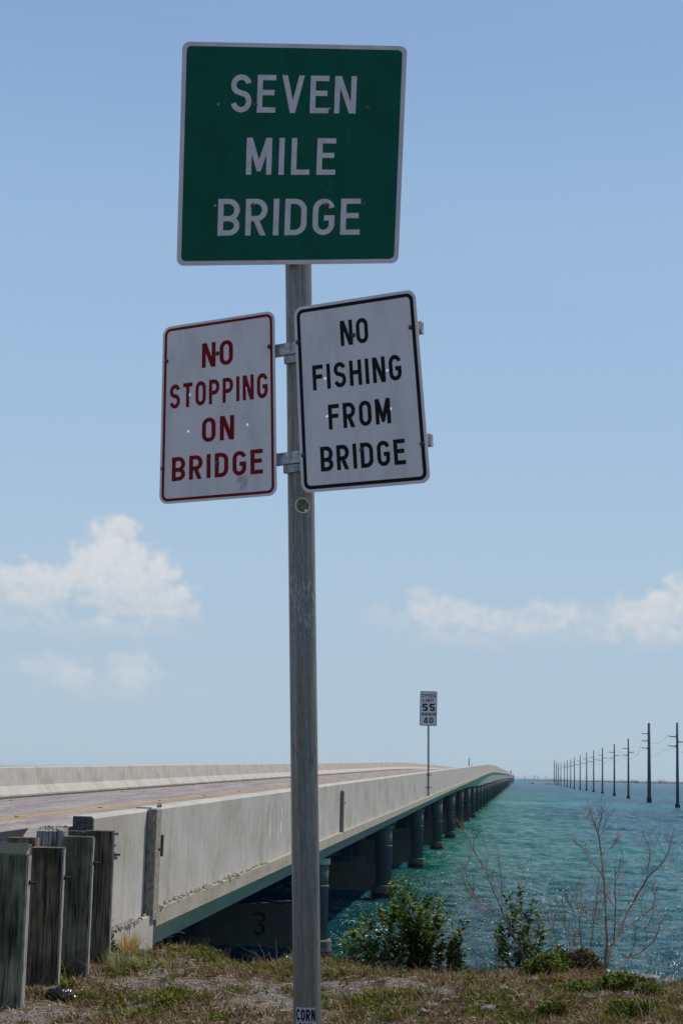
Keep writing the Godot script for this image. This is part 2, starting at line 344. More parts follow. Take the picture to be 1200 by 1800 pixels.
func make_materials() -> void:
	var streak := noise_tex(3, 0.012, 5, [gray(0.90), gray(0.96), gray(0.985), gray(1.0)], [0.16, 0.32, 0.55, 0.8])
	var blotch := noise_tex(4, 0.008, 5, [Color(0.90, 0.885, 0.86), Color(0.96, 0.955, 0.945), Color(0.955, 0.96, 0.965), Color(1, 1, 1)], [0.2, 0.42, 0.58, 0.78])
	var fine := noise_tex(5, 0.06, 4, [gray(0.0), gray(1.0)], [0.2, 0.8])
	var m := grained(lin(0.445, 0.415, 0.375), streak, Vector3(1.1, 0.22, 1.1), 0.9, fine, 0.25)
	add_blotches(m, blotch, Vector3(0.17, 0.26, 0.17))
	mats.concrete = m
	m = grained(lin(0.40, 0.36, 0.29), streak, Vector3(2.3, 1.1, 2.3), 0.92, fine, 0.4)
	add_blotches(m, blotch, Vector3(0.37, 0.6, 0.37))
	mats.ledge = m
	m = grained(lin(0.46, 0.41, 0.33), noise_tex(15, 0.03, 5, [gray(0.45), gray(0.9), gray(1.0)], [0.25, 0.5, 0.7]), Vector3(2.0, 2.0, 2.0), 0.95, fine, 1.2)
	mats.mortar = m
	m = grained(lin(0.39, 0.49, 0.43), streak, Vector3(0.6, 0.6, 0.2), 0.8)  # greenish: light bounced off the water is put into this colour
	add_blotches(m, blotch, Vector3(0.3, 0.3, 0.12))
	mats.girder = m
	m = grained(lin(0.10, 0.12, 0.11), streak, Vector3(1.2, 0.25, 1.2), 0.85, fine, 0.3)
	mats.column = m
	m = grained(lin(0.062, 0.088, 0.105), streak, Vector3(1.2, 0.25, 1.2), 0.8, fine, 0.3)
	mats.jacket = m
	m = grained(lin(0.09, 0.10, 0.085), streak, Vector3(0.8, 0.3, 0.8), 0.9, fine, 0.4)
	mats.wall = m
	m = grained(lin(0.30, 0.265, 0.22), noise_tex(16, 0.03, 5, [gray(0.78), gray(0.94), gray(1.0)], [0.25, 0.5, 0.7]), Vector3(1.6, 0.8, 1.6), 0.95, fine, 0.5)
	mats.cover = m
	mats.dark_concrete = grained(lin(0.105, 0.095, 0.09), noise_tex(17, 0.03, 5, [gray(0.7), gray(1.0)], [0.3, 0.7]), Vector3(1.5, 0.9, 1.5), 0.95, fine, 0.4)  # darker concrete for the parapet's end faces
	mats.dirt = grained(lin(0.17, 0.14, 0.11), fine, Vector3(1, 1, 1), 1.0)
	mats.wet = grained(lin(0.018, 0.018, 0.015), fine, Vector3(1, 1, 1), 0.6, fine, 0.8)
	m = grained(lin(0.37, 0.31, 0.285), noise_tex(6, 0.05, 4, [gray(0.78), gray(1.0)], [0.2, 0.8]), Vector3(0.5, 0.5, 0.06), 0.9, fine, 0.15)
	add_blotches(m, noise_tex(7, 0.01, 4, [gray(0.82), gray(1.0)], [0.25, 0.75]), Vector3(0.25, 0.25, 0.03))
	mats.road = m
	mats.yellow = grained(lin(0.62, 0.37, 0.07), noise_tex(8, 0.05, 4, [gray(0.6), gray(1.0)], [0.25, 0.6]), Vector3(1.5, 1.5, 0.4), 0.8)
	mats.marker = plain_mat(lin(0.35, 0.16, 0.03), 0.5)
	# timber: grain drawn out along the post
	var grain := noise_tex(9, 0.03, 6, [Color(0.25, 0.24, 0.22), Color(0.70, 0.69, 0.66), Color(0.90, 0.89, 0.87), Color(1, 1, 1)], [0.2, 0.34, 0.52, 0.8], 512, FastNoiseLite.TYPE_SIMPLEX_SMOOTH, 0.65)
	var grain_h := noise_tex(9, 0.022, 5, [gray(0.0), gray(0.5), gray(1.0)], [0.25, 0.45, 0.75])
	var tints := [lin(0.24, 0.24, 0.165), lin(0.255, 0.19, 0.13), lin(0.215, 0.21, 0.14), lin(0.17, 0.135, 0.09)]
	for i in 4:
		m = grained(tints[i], grain, Vector3(2.5, 0.13, 2.5), 0.9, grain_h, 0.9)
		m.uv1_offset = Vector3(0.31 * i, 0.17 * i, 0.23 * i)
		add_blotches(m, noise_tex(30 + i, 0.01, 4, [Color(0.55, 0.58, 0.52), Color(1, 1, 1)], [0.25, 0.65], 256), Vector3(0.9, 0.5, 0.9))
		mats["timber%d" % i] = m
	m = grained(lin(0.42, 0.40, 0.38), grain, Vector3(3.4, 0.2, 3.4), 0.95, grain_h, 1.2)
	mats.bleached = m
	mats.moss = grained(lin(0.085, 0.13, 0.075), fine, Vector3(3, 3, 3), 0.95, fine, 0.8)
	mats.crack = plain_mat(lin(0.02, 0.018, 0.015), 0.95)
	mats.rust = grained(lin(0.13, 0.055, 0.025), fine, Vector3(8, 8, 8), 0.8, null, 0.0)
	mats.galvanised = grained(lin(0.42, 0.43, 0.44), noise_tex(10, 0.03, 4, [gray(0.6), gray(1.0)], [0.2, 0.8]), Vector3(2, 0.3, 2), 0.42)
	mats.galvanised.metallic = 0.55
	mats.bolt = plain_mat(lin(0.08, 0.075, 0.07), 0.45, 0.7)
	mats.alu = grained(lin(0.40, 0.40, 0.41), noise_tex(11, 0.02, 3, [gray(0.75), gray(1.0)], [0.3, 0.7]), Vector3(2, 2, 2), 0.4)
	mats.alu.metallic = 0.4
	var dirt := noise_tex(12, 0.008, 5, [gray(0.94), gray(0.98), gray(1.0)], [0.2, 0.45, 0.7])
	mats.sheet_white = grained(lin(0.645, 0.58, 0.565), dirt, Vector3(1.4, 0.5, 1.4), 0.5)
	mats.sheet_green = grained(lin(0.002, 0.085, 0.048), dirt, Vector3(1.2, 0.8, 1.2), 0.5)
	mats.sheet_green.metallic_specular = 0.25
	mats.sheet_edge = grained(lin(0.60, 0.52, 0.51), dirt, Vector3(1.4, 0.8, 1.4), 0.5)
	mats.ink_white = grained(lin(0.60, 0.51, 0.50), dirt, Vector3(3, 3, 3), 0.5)
	mats.ink_red = grained(lin(0.20, 0.003, 0.008), dirt, Vector3(3, 3, 3), 0.6)
	mats.ink_red.metallic_specular = 0.25
	mats.ink_black = plain_mat(lin(0.008, 0.008, 0.009), 0.6)
	mats.ink_black.metallic_specular = 0.25
	mats.paint_red = grained(lin(0.085, 0.036, 0.028), noise_tex(13, 0.04, 3, [gray(0.4), gray(1)], [0.3, 0.6], 256), Vector3(1, 1, 1), 0.9)
	mats.lime = plain_mat(lin(0.66, 0.66, 0.66), 0.95)
	mats.stain = grained(lin(0.375, 0.345, 0.305), streak, Vector3(1, 1, 1), 0.95)
	mats.stain_brown = grained(lin(0.395, 0.345, 0.28), streak, Vector3(1, 1, 1), 0.95)
	mats.rubber = plain_mat(lin(0.03, 0.03, 0.032), 0.7)
	mats.pole_far = plain_mat(lin(0.095, 0.095, 0.115), 0.85)
	mats.pole_base = grained(lin(0.10, 0.09, 0.09), fine, Vector3(0.5, 0.5, 0.5), 0.9)
	mats.wire = plain_mat(lin(0.05, 0.05, 0.06), 0.6)
	mats.stone = grained(lin(0.46, 0.43, 0.39), noise_tex(14, 0.03, 5, [gray(0.42), gray(0.85), gray(1.0)], [0.25, 0.5, 0.7]), Vector3(6, 6, 6), 0.95, fine, 0.5)
	mats.bark = grained(lin(0.235, 0.145, 0.10), streak, Vector3(6, 2, 6), 0.9)
	mats.stick = grained(lin(0.36, 0.31, 0.25), streak, Vector3(8, 2, 8), 0.9)

func leaf_mat(back: float) -> StandardMaterial3D:
	var m := plain_mat(Color.WHITE, 0.5)
	m.metallic_specular = 0.14
	m.vertex_color_use_as_albedo = true
	m.backlight_enabled = true
	m.backlight = Color(back, back, back * 0.6)
	return m

# ---------------------------------------------------------------- the highway lettering, drawn as strokes
func arc(c: Vector2, rx: float, ry: float, a0: float, a1: float, n := 12) -> PackedVector2Array:
	var p := PackedVector2Array()
	for i in n + 1:
		var a := deg_to_rad(lerpf(a0, a1, float(i) / n))
		p.append(c + Vector2(cos(a) * rx, sin(a) * ry))
	return p

func line(pts: Array) -> PackedVector2Array:
	return PackedVector2Array(pts)

func glyph(ch: String, t: float) -> Array:
	# [width, strokes] for a capital one unit tall; t is the width of a stroke
	var h := t * 0.5
	var w := 0.56
	var s := []
	var stem := line([Vector2(h, 0), Vector2(h, 1)])
	match ch:
		"I":
			w = t
			s = [stem]
		"E", "F":
			w = 0.50
			s = [stem, line([Vector2(t * 0.9, 1 - h), Vector2(w, 1 - h)]), line([Vector2(t * 0.9, 0.53), Vector2(w * 0.92, 0.53)])]
			if ch == "E": s.append(line([Vector2(t * 0.9, h), Vector2(w, h)]))
		"L":
			w = 0.49
			s = [stem, line([Vector2(t * 0.9, h), Vector2(w, h)])]
		"H":
			s = [stem, line([Vector2(w - h, 0), Vector2(w - h, 1)]), line([Vector2(t * 0.9, 0.52), Vector2(w - t * 0.9, 0.52)])]
		"T":
			w = 0.5
			s = [line([Vector2(0, 1 - h), Vector2(w, 1 - h)]), line([Vector2(w / 2, 0), Vector2(w / 2, 1 - t * 0.9)])]
		"N":
			w = 0.58
			s = [stem, line([Vector2(w - h, 0), Vector2(w - h, 1)]), line([Vector2(h * 0.75, 1.12), Vector2(w - h * 0.75, -0.12)])]
		"M":
			w = 0.68
			s = [stem, line([Vector2(w - h, 0), Vector2(w - h, 1)]), line([Vector2(h * 0.75, 1.1), Vector2(w / 2, 0.16), Vector2(w - h * 0.75, 1.1)])]
		"V":
			w = 0.62
			s = [line([Vector2(h * 0.75, 1.12), Vector2(w / 2, 0.02), Vector2(w - h * 0.75, 1.12)])]
		"U":
			var u := line([Vector2(h, 1), Vector2(h, 0.3)])
			u.append_array(arc(Vector2(w / 2, 0.28), w / 2 - h, 0.28 - h, 180, 360))
			u.append(Vector2(w - h, 1))
			s = [u]
		"O", "0":
			var r := w / 2 - h
			for side in [0, 1]:
				var o := arc(Vector2(w / 2, 0.70), r, 0.30 - h, 90, 180 if side == 0 else 0)
				o.append_array(arc(Vector2(w / 2, 0.30), r, 0.30 - h, 180 if side == 0 else 360, 270))
				s.append(o)
		"C", "G":
			var r := w / 2 - h
			var g := arc(Vector2(w / 2, 0.70), r, 0.30 - h, 12, 180, 16)
			g.append_array(arc(Vector2(w / 2, 0.30), r, 0.30 - h, 180, 348 if ch == "C" else 360, 16))
			if ch == "G":
				g.append(Vector2(w - h, 0.47 - h))
				s.append(line([Vector2(w * 0.52, 0.47), Vector2(w, 0.47)]))
			s.push_front(g)
		"S":
			var c1 := (1 - h + 0.515) / 2
			var c2 := (h + 0.515) / 2
			var g := arc(Vector2(w / 2, c1), w / 2 - h, (1 - h - 0.515) / 2, 14, 235, 18)
			g.append_array(arc(Vector2(w / 2, c2), w / 2 - h, (0.515 - h) / 2, 55, -166, 18))
			s = [g]
		"D":
			var g := line([Vector2(t * 0.9, 1 - h), Vector2(w * 0.45, 1 - h)])
			g.append_array(arc(Vector2(w * 0.45, 0.68), w * 0.55 - h, 0.32 - h, 80, 0))
			g.append_array(arc(Vector2(w * 0.45, 0.32), w * 0.55 - h, 0.32 - h, 0, -90))
			g.append(Vector2(t * 0.9, h))
			s = [stem, g]
		"P", "R", "B":
			var low := 0.46
			var c := (1 - h + low) / 2
			var g := line([Vector2(t * 0.9, 1 - h), Vector2(w * 0.5, 1 - h)])
			g.append_array(arc(Vector2(w * 0.5, c), w * 0.5 - h, (1 - h - low) / 2, 80, -90))
			g.append(Vector2(t * 0.9, low))
			s = [stem, g]
			if ch == "R": s.append(line([Vector2(w * 0.45, low + 0.02), Vector2(w - h * 0.9, -0.1)]))
			if ch == "B":
				var b := line([Vector2(w * 0.5, low)])
				b.append_array(arc(Vector2(w * 0.5, (h + low) / 2), w * 0.5 - h * 0.9, (low - h) / 2, 75, -90))
				b.append(Vector2(t * 0.9, h))
				s.append(b)
		"5":
			w = 0.6
			var g := line([Vector2(w * 0.95, 1 - h), Vector2(h * 1.3, 1 - h), Vector2(h * 1.0, 0.50)])
			s = [g, arc(Vector2(w / 2, 0.32), w / 2 - h, 0.32 - h, 140, -158, 20)]
		"4":
			w = 0.66
			s = [line([Vector2(w * 0.72, 0), Vector2(w * 0.72, 1)]), line([Vector2(0, 0.24), Vector2(w, 0.24)]), line([Vector2(w * 0.70, 1.05), Vector2(h * 0.6, 0.22)])]
		"3":
			s = [arc(Vector2(w / 2, 0.74), w / 2 - h, 0.26 - h, 160, -90, 16), arc(Vector2(w / 2, 0.27), w / 2 - h, 0.27 - h, 90, -160, 16)]
		"7":
			s = [line([Vector2(0, 1 - h), Vector2(w, 1 - h)]), line([Vector2(w - h * 0.8, 1 - t * 0.9), Vector2(w * 0.3, -0.1)])]
	return [w, s]

func lettering(text: String, t: float, u0: float, u1: float, v0: float, v1: float, z: float, at: Callable, m: Material, parent: Node, gap := 0.17) -> void:
	# the word fills u0..u1, v0..v1 of a face; at(u, v, z) gives the point of that face
	var total := 0.0
	for ch in text:
		total += glyph(ch, t)[0] + gap
	total -= gap
	var st := begin()
	var x := 0.0
	for ch in text:
		var g := glyph(ch, t)
		var w: float = g[0]
		var frame := PackedVector2Array([Vector2(0, 0), Vector2(w, 0), Vector2(w, 1), Vector2(0, 1)])
		var layer := 0
		for s in g[1]:
			for p in Geometry2D.offset_polyline(s, t / 2, Geometry2D.JOIN_MITER, Geometry2D.END_BUTT):
				for q in Geometry2D.intersect_polygons(p, frame):
					var ids := Geometry2D.triangulate_polygon(q)
					for i in range(0, ids.size(), 3):
						for k in [0, 1, 2]:
							var pt: Vector2 = q[ids[i + k]]
							st.add_vertex(at.call(lerpf(u0, u1, (x + pt.x) / total), lerpf(v0, v1, pt.y), z + layer * 0.00025))
			layer += 1
		x += w + gap
	part("lettering", done(st), m, parent)

# ---------------------------------------------------------------- the sky: air and clouds
const SUN_AZ := 50.0
const SUN_EL := 55.0

func smooth(a: float, b: float, x: float) -> float:
	var t := clampf((x - a) / (b - a), 0.0, 1.0)
	return t * t * (3.0 - 2.0 * t)

func table(t: Array, x: float) -> float:
	for i in t.size() - 1:
		if x <= t[i + 1].x:
			return lerpf(t[i].y, t[i + 1].y, clampf((x - t[i].x) / (t[i + 1].x - t[i].x), 0.0, 1.0))
	return t[t.size() - 1].y

func sky_air(el: float) -> Color:
	var e := [0.0, 3.0, 7.0, 12.0, 17.0, 25.0, 45.0, 90.0]
	var c := [Color(0.432, 0.548, 0.645), Color(0.428, 0.553, 0.670), Color(0.402, 0.552, 0.712), Color(0.355, 0.513, 0.718), Color(0.315, 0.478, 0.702), Color(0.240, 0.385, 0.640), Color(0.15, 0.275, 0.54), Color(0.115, 0.205, 0.41)]
	for i in 7:
		if el <= e[i + 1]:
			return c[i].lerp(c[i + 1], smoothstep(0.0, 1.0, (el - e[i]) / (e[i + 1] - e[i])) * 0.5 + 0.5 * (el - e[i]) / (e[i + 1] - e[i]))
	return c[7]

func make_sky() -> ImageTexture:
	var w := 4096
	var h := 2048
	var im := Image.create(w, h, false, Image.FORMAT_RGBF)
	var sun := Vector3(sin(deg_to_rad(SUN_AZ)) * cos(deg_to_rad(SUN_EL)), sin(deg_to_rad(SUN_EL)), -cos(deg_to_rad(SUN_AZ)) * cos(deg_to_rad(SUN_EL)))
	# the air, in coarse steps smoothed later by the row colours: a little brighter towards the sun
	for y in h:
		var el := 90.0 - (y + 0.5) * 180.0 / h
		var c := sky_air(maxf(el, 0.0))
		if el < 0.0: c = Color(0.16, 0.26, 0.30)
		im.fill_rect(Rect2i(0, y, w, 1), c)
	if true:
		for y in range(0, h / 2):
			var el := deg_to_rad(90.0 - (y + 0.5) * 180.0 / h)
			var base := im.get_pixel(0, y)
			for x in range(0, w, 16):
				var az := TAU * (x + 8.0) / w
				var d := Vector3(sin(az) * cos(el), sin(el), -cos(az) * cos(el))
				var k := exp(-pow(d.angle_to(sun) / 0.42, 2.0)) * 0.35
				if k > 0.004:
					im.fill_rect(Rect2i(x, y, 16, 1), base + Color(k, k, k * 0.95))
	# clouds: the ones over the bridge by their place in the sky, the rest of the horizon strewn with the same kind
	# [azimuth, elevation, half width, half height, whiteness, softness]
	var lumps := [
		[-7.62, 7.85, 0.75, 0.48, 1.0, 0.5], [-7.95, 7.45, 0.6, 0.35, 0.9, 0.6], [-7.5, 7.15, 0.85, 0.5, 0.9, 0.6], [-8.4, 6.75, 0.95, 0.65, 0.75, 0.8], [-7.4, 6.5, 1.6, 1.0, 0.95, 0.7], [-8.6, 6.2, 1.2, 0.7, 0.7, 0.9], [-6.5, 6.05, 1.3, 0.8, 0.85, 0.6], [-5.7, 5.55, 1.0, 0.55, 0.85, 0.6], [-7.2, 5.7, 1.6, 0.6, 0.5, 0.9], [-5.1, 5.2, 0.6, 0.25, 0.5, 0.9],
		[-10.5, 6.15, 0.8, 0.7, 0.9, 0.6], [-9.7, 5.85, 0.95, 0.6, 0.8, 0.7], [-11.2, 5.9, 0.7, 0.6, 0.7, 0.8], [-10.0, 5.35, 1.3, 0.4, 0.45, 0.9],
		[-9.6, 3.3, 1.3, 0.45, 0.75, 0.8], [-8.7, 3.0, 1.0, 0.36, 0.7, 0.9], [-6.95, 3.45, 0.85, 0.52, 0.85, 0.7], [-6.5, 3.05, 0.7, 0.36, 0.8, 0.8], [-8.0, 2.75, 2.8, 0.5, 0.5, 1.0], [-8.6, 4.6, 2.8, 0.4, 0.5, 1.0], [-6.0, 4.9, 1.6, 0.35, 0.4, 1.0], [-10.8, 4.75, 1.0, 0.25, 0.4, 1.0], [-5.6, 4.55, 1.2, 0.2, 0.3, 1.0], [-7.0, 2.45, 1.8, 0.25, 0.25, 1.0], [-4.2, 2.5, 0.7, 0.2, 0.3, 1.0], [-2.3, 2.5, 0.5, 0.18, 0.35, 1.0], [-7.4, 4.7, 0.8, 0.22, 0.35, 1.0],
		[2.85, 5.85, 0.7, 0.42, 0.7, 0.7], [3.6, 5.5, 1.1, 0.46, 0.7, 0.8], [4.6, 5.3, 1.0, 0.42, 0.6, 0.9], [2.9, 5.3, 1.8, 0.45, 0.4, 1.0], [1.2, 5.3, 1.3, 0.34, 0.36, 1.0], [5.6, 5.1, 1.2, 0.4, 0.5, 0.9], [6.6, 5.35, 1.1, 0.5, 0.6, 0.9], [7.6, 5.5, 0.9, 0.5, 0.6, 0.8], [8.3, 5.3, 1.1, 0.5, 0.45, 0.9], [9.2, 5.2, 1.2, 0.45, 0.45, 0.9], [9.9, 5.5, 0.9, 0.5, 0.6, 0.8], [10.9, 5.7, 1.0, 0.62, 0.85, 0.7], [11.9, 6.0, 1.2, 0.8, 0.85, 0.7], [10.2, 5.5, 1.3, 0.7, 0.6, 0.9], [10.6, 5.05, 1.6, 0.45, 0.6, 0.9], [6.5, 4.75, 4.2, 0.5, 0.42, 1.0], [4.0, 4.6, 2.2, 0.4, 0.4, 1.0], [11.0, 4.7, 2.0, 0.4, 0.45, 1.0]]
	var f := FastNoiseLite.new()
	f.seed = 21
	f.frequency = 1.0
	f.fractal_octaves = 5
	f.fractal_gain = 0.55
	var g := FastNoiseLite.new()
	g.seed = 5
	g.frequency = 1.0
	g.fractal_octaves = 4
	var r0 := int((90.0 - 14.0) / 180.0 * h)
	var r1 := int((90.0 - 0.5) / 180.0 * h)
	for y in range(r0, r1):
		var el := 90.0 - (y + 0.5) * 180.0 / h
		var ce := cos(deg_to_rad(el))
		var band := smooth(14.0, 7.0, el) * smooth(1.0, 3.0, el)
		for x in w:
			var az := 360.0 * (x + 0.5) / w
			if az > 180.0: az -= 360.0
			var a := 0.0
			var light := 0.0
			if absf(az) < 15.0:
				var p := Vector3(az * 1.1, el * 1.5, 3.0)
				var n := f.get_noise_3dv(p)
				var n2 := f.get_noise_3dv(p * 2.7 + Vector3(7, 0, 0))
				for l in lumps:
					var dx: float = (az - l[0]) / l[2]
					if absf(dx) > 1.9: continue
					var dy: float = (el - l[1]) / l[3]
					if absf(dy) > 1.9: continue
					if dy < 0.0: dy *= 0.75
					var s: float = l[5]
					var v := 1.32 - sqrt(dx * dx + dy * dy) + n * 0.72 + n2 * 0.30
					var k: float = smooth(0.0, 0.25 + 0.75 * s, v) * l[4]
					if k > 0.0:
						light = lerpf(light, 0.5 + 0.5 * clampf(dy * 0.8 + 0.35 + n2 * 0.7, -0.4, 1.0), k)
						a = 1.0 - (1.0 - a) * (1.0 - k)
			else:
				var ra := deg_to_rad(az)
				var p := Vector3(sin(ra) * 9.0, el * 0.42, cos(ra) * 9.0)
				var v := f.get_noise_3dv(p) + g.get_noise_3dv(p * 0.23) * 0.9 - 0.32 + 0.3 * band
				var edge := smooth(15.0, 22.0, absf(az))
				a = smooth(0.0, 0.4, v) * band * 0.8 * edge
				light = 0.55 + 0.6 * f.get_noise_3dv(p + Vector3(0, 0.3, 0))
			if a > 0.004:
				var air := im.get_pixel(x, y)
				var white := Color(0.475, 0.555, 0.64).lerp(Color(0.70, 0.715, 0.74), clampf(light, 0.0, 1.0))
				var haze := smooth(7.0, 1.5, el) * 0.5
				im.set_pixel(x, y, air.lerp(white.lerp(air, haze), minf(a, 1.0) * 0.92))
	return ImageTexture.create_from_image(im)

# ---------------------------------------------------------------- water
func make_water() -> void:
	var n1 := FastNoiseLite.new()
	n1.seed = 61
	n1.frequency = 1.0 / 2.6
	n1.fractal_octaves = 2
	var n0 := FastNoiseLite.new()
	n0.seed = 60
	n0.frequency = 1.0 / 9.0
	n0.fractal_octaves = 2
	var n2 := FastNoiseLite.new()
	n2.seed = 62
	n2.frequency = 1.0 / 0.85
	n2.fractal_octaves = 2
	var n3 := FastNoiseLite.new()
	n3.seed = 63
	n3.frequency = 1.0 / 14.0
	n3.fractal_octaves = 3
	var n4 := FastNoiseLite.new()
	n4.seed = 64
	n4.frequency = 1.0 / 60.0
	n4.fractal_octaves = 4
	var angles := []
	var a := -80.0
	while a <= 80.0:
		angles.append(a)
		a += 0.11 if absf(a) < 15.0 else (0.5 if absf(a) < 25.0 else 2.0)
	var radii := []
	var r := 11.0
	while r < 14000.0:
		radii.append(r)
		r *= 1.0032 if r < 200.0 else 1.006 if r < 900.0 else (1.02 if r < 3000.0 else 1.4)
	var cols: int = angles.size()
	var rows: int = radii.size()
	var pos := PackedVector3Array()
	var uv := PackedVector2Array()
	var tint := PackedColorArray()
	pos.resize(cols * rows)
	uv.resize(cols * rows)
	tint.resize(cols * rows)
	for i in rows:
		var rr: float = radii[i]
		var big := smooth(600.0, 80.0, rr)
		var swell := smooth(1100.0, 500.0, rr) * smooth(30.0, 160.0, rr)
		var small := smooth(320.0, 110.0, rr)
		for j in cols:
			var an: float = deg_to_rad(angles[j])
			var x := sin(an) * rr
			var z := -cos(an) * rr
			var y := 0.0
			if rr < 1100.0:
				# crests run across the wind; sharpened upwards
				var qx := x * 0.62 + z * 0.22
				var qz := z * 1.0 - x * 0.12
				var s1 := n1.get_noise_2d(qx, qz)
				var s2 := n2.get_noise_2d(qx + 0.35 * s1, qz)
				y = (0.22 * (0.55 - absf(s1)) + 0.08 * s1) * big + (0.105 * (0.5 - absf(s2))) * small - 0.08 + swell * (0.55 * (0.5 - absf(n0.get_noise_2d(qx, qz))))
			var k := i * cols + j
			pos[k] = Vector3(x, y, z)
			uv[k] = Vector2(x, z) / 7.3
			# what the bottom and the depth give the water: pale over the shallows, green beside the piers, bluer out at sea; shadow and reflections by the bridge painted in
			var p3 := n3.get_noise_2d(x, z * 0.6)
			var p4 := n4.get_noise_2d(x * 0.35, z * 0.5)
			var c := Color(0.002, 0.088, 0.110)
			c = c.lerp(Color(0.003, 0.135, 0.130), clampf(p3 * 1.6 + 0.1, 0.0, 1.0))
			c = c.lerp(Color(0.004, 0.062, 0.092), clampf(p4 * 2.0 + 0.1, 0.0, 1.0) * smooth(30.0, 90.0, rr))
			c = c.lerp(Color(0.012, 0.130, 0.125), smooth(24.0, 15.0, rr) * 0.8)
			c = c.lerp(Color(0.006, 0.068, 0.100), smooth(150.0, 700.0, rr))
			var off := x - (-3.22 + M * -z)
			c = c.lerp(Color(0.0015, 0.034, 0.028).lerp(Color(0.003, 0.098, 0.062), smooth(42.0, 75.0, rr)), smooth(12.0, 2.0, off) * smooth(700.0, 300.0, rr) * 0.95)  # near spans: the bridge's shadow and its reflection painted into the water
			c = c.lerp(Color(0.012, 0.065, 0.140), smooth(0.0, -2.0, off) * 0.85)  # under the deck, navy body colour stands in for reflected sky
			# the pale bar of sand
			var bar := smooth(15.0, 4.0, absf(-z - 232.0 - 0.25 * (x - 28.0) + 10.0 * p3)) * smooth(10.0, 20.0, x) * smooth(46.0, 30.0, x)
			c = c.lerp(Color(0.020, 0.180, 0.160), bar * 0.75)
			tint[k] = c
	var nor := PackedVector3Array()
	nor.resize(cols * rows)
	for i in rows:
		for j in cols:
			var du := pos[i * cols + mini(j + 1, cols - 1)] - pos[i * cols + maxi(j - 1, 0)]
			var dv := pos[mini(i + 1, rows - 1) * cols + j] - pos[maxi(i - 1, 0) * cols + j]
			nor[i * cols + j] = du.cross(dv).normalized()
	# one sheet in rings: what is fine relief near by is, farther off, too small to see and only widens the shine
	var rings := [48.0, 75.0, 115.0, 175.0, 260.0, 420.0, 99999.0]
	var shine := [0.12, 0.14, 0.17, 0.21, 0.25, 0.28, 0.32]
	var f := FastNoiseLite.new()
	f.seed = 70
	f.frequency = 0.045
	f.fractal_octaves = 4
	f.fractal_gain = 0.5
	f.fractal_type = FastNoiseLite.FRACTAL_RIDGED
	var t := NoiseTexture2D.new()
	t.width = 1024
	t.height = 1024
	t.seamless = true
	t.noise = f
	var am := ArrayMesh.new()
	var i0 := 0
	for n in rings.size():
		var i1 := i0
		while i1 < rows - 1 and radii[i1] < rings[n]: i1 += 1
		var ids := PackedInt32Array()
		for i in i1 - i0:
			for j in cols - 1:
				var k := i * cols + j
				ids.append_array(PackedInt32Array([k, k + cols, k + 1, k + 1, k + cols, k + cols + 1]))
		var arr := []
		arr.resize(Mesh.ARRAY_MAX)
		arr[Mesh.ARRAY_VERTEX] = pos.slice(i0 * cols, (i1 + 1) * cols)
		arr[Mesh.ARRAY_NORMAL] = nor.slice(i0 * cols, (i1 + 1) * cols)
		arr[Mesh.ARRAY_TEX_UV] = uv.slice(i0 * cols, (i1 + 1) * cols)
		arr[Mesh.ARRAY_COLOR] = tint.slice(i0 * cols, (i1 + 1) * cols)
		arr[Mesh.ARRAY_INDEX] = ids
		am.add_surface_from_arrays(Mesh.PRIMITIVE_TRIANGLES, arr)
		var m := plain_mat(Color.WHITE, shine[n])
		m.metallic_specular = 0.28
		m.vertex_color_use_as_albedo = true
		m.heightmap_enabled = true
		m.heightmap_texture = t
		m.heightmap_scale = 4.0 if n < 4 else 3.5
		am.surface_set_material(n, m)
		i0 = i1
	struct("water", am, null)

# ---------------------------------------------------------------- ground
var g1 := FastNoiseLite.new()
var g2 := FastNoiseLite.new()

func crest_d(x: float) -> float:
	return table([Vector2(-14, 15.9), Vector2(-1.9, 15.5), Vector2(-1.2, 14.9), Vector2(0, 14.1), Vector2(2, 13.7), Vector2(3, 13.5), Vector2(6, 12.6), Vector2(14, 7.0)], x)

func ground_y(x: float, d: float) -> float:
	var dc := crest_d(x)
	var n := g1.get_noise_2d(x, d) * 0.06 + g2.get_noise_2d(x, d) * 0.016
	var cy := table(CREST, x)
	var base := 1.975 + 0.09 * smooth(-2.1, -2.9, x)
	if d <= dc:
		return lerpf(base, cy - 0.01, smooth(dc - 2.2, dc, d)) + n
	return maxf(cy - 0.01 - (d - dc) * 0.95 + n * 3.0 * smooth(0.0, 0.5, d - dc) + n, -1.0)

func spot(list: Array, x: float, d: float) -> float:
	var k := 0.0
	for p in list:
		var dx: float = (x - p.x) / (p.z * 1.0)
		var dz: float = (d + p.y) / (p.z * 1.5)
		k = maxf(k, 1.0 - (dx * dx + dz * dz))
	return k

func patches(x: float, d: float) -> Vector3:
	# how far the ground here is bare sand (x), a green mat (y) or dry litter (z)
	var n := g1.get_noise_2d(x * 1.5 + 40.0, d * 0.9) * 1.2 + g2.get_noise_2d(x * 1.4, d * 1.2 + 9.0) * 0.55
	var m := g1.get_noise_2d(x * 1.9 - 70.0, d * 1.2 + 31.0) * 1.2 + g2.get_noise_2d(x * 1.7 + 50.0, d * 1.5) * 0.5
	var left := smooth(0.6, -0.4, x)
	var bare := smooth(0.0, 0.22, maxf(spot(BARE_SPOTS, x, d), 0.0) * 0.8 + n * 0.8 - 0.30 + 0.20 * left)
	var green := smooth(0.0, 0.28, maxf(spot(GREEN_SPOTS, x, d), 0.0) * 0.75 + m * 0.8 - 0.22) * (1.0 - bare * 0.8)
	return Vector3(bare, green, (1.0 - bare) * (1.0 - green))

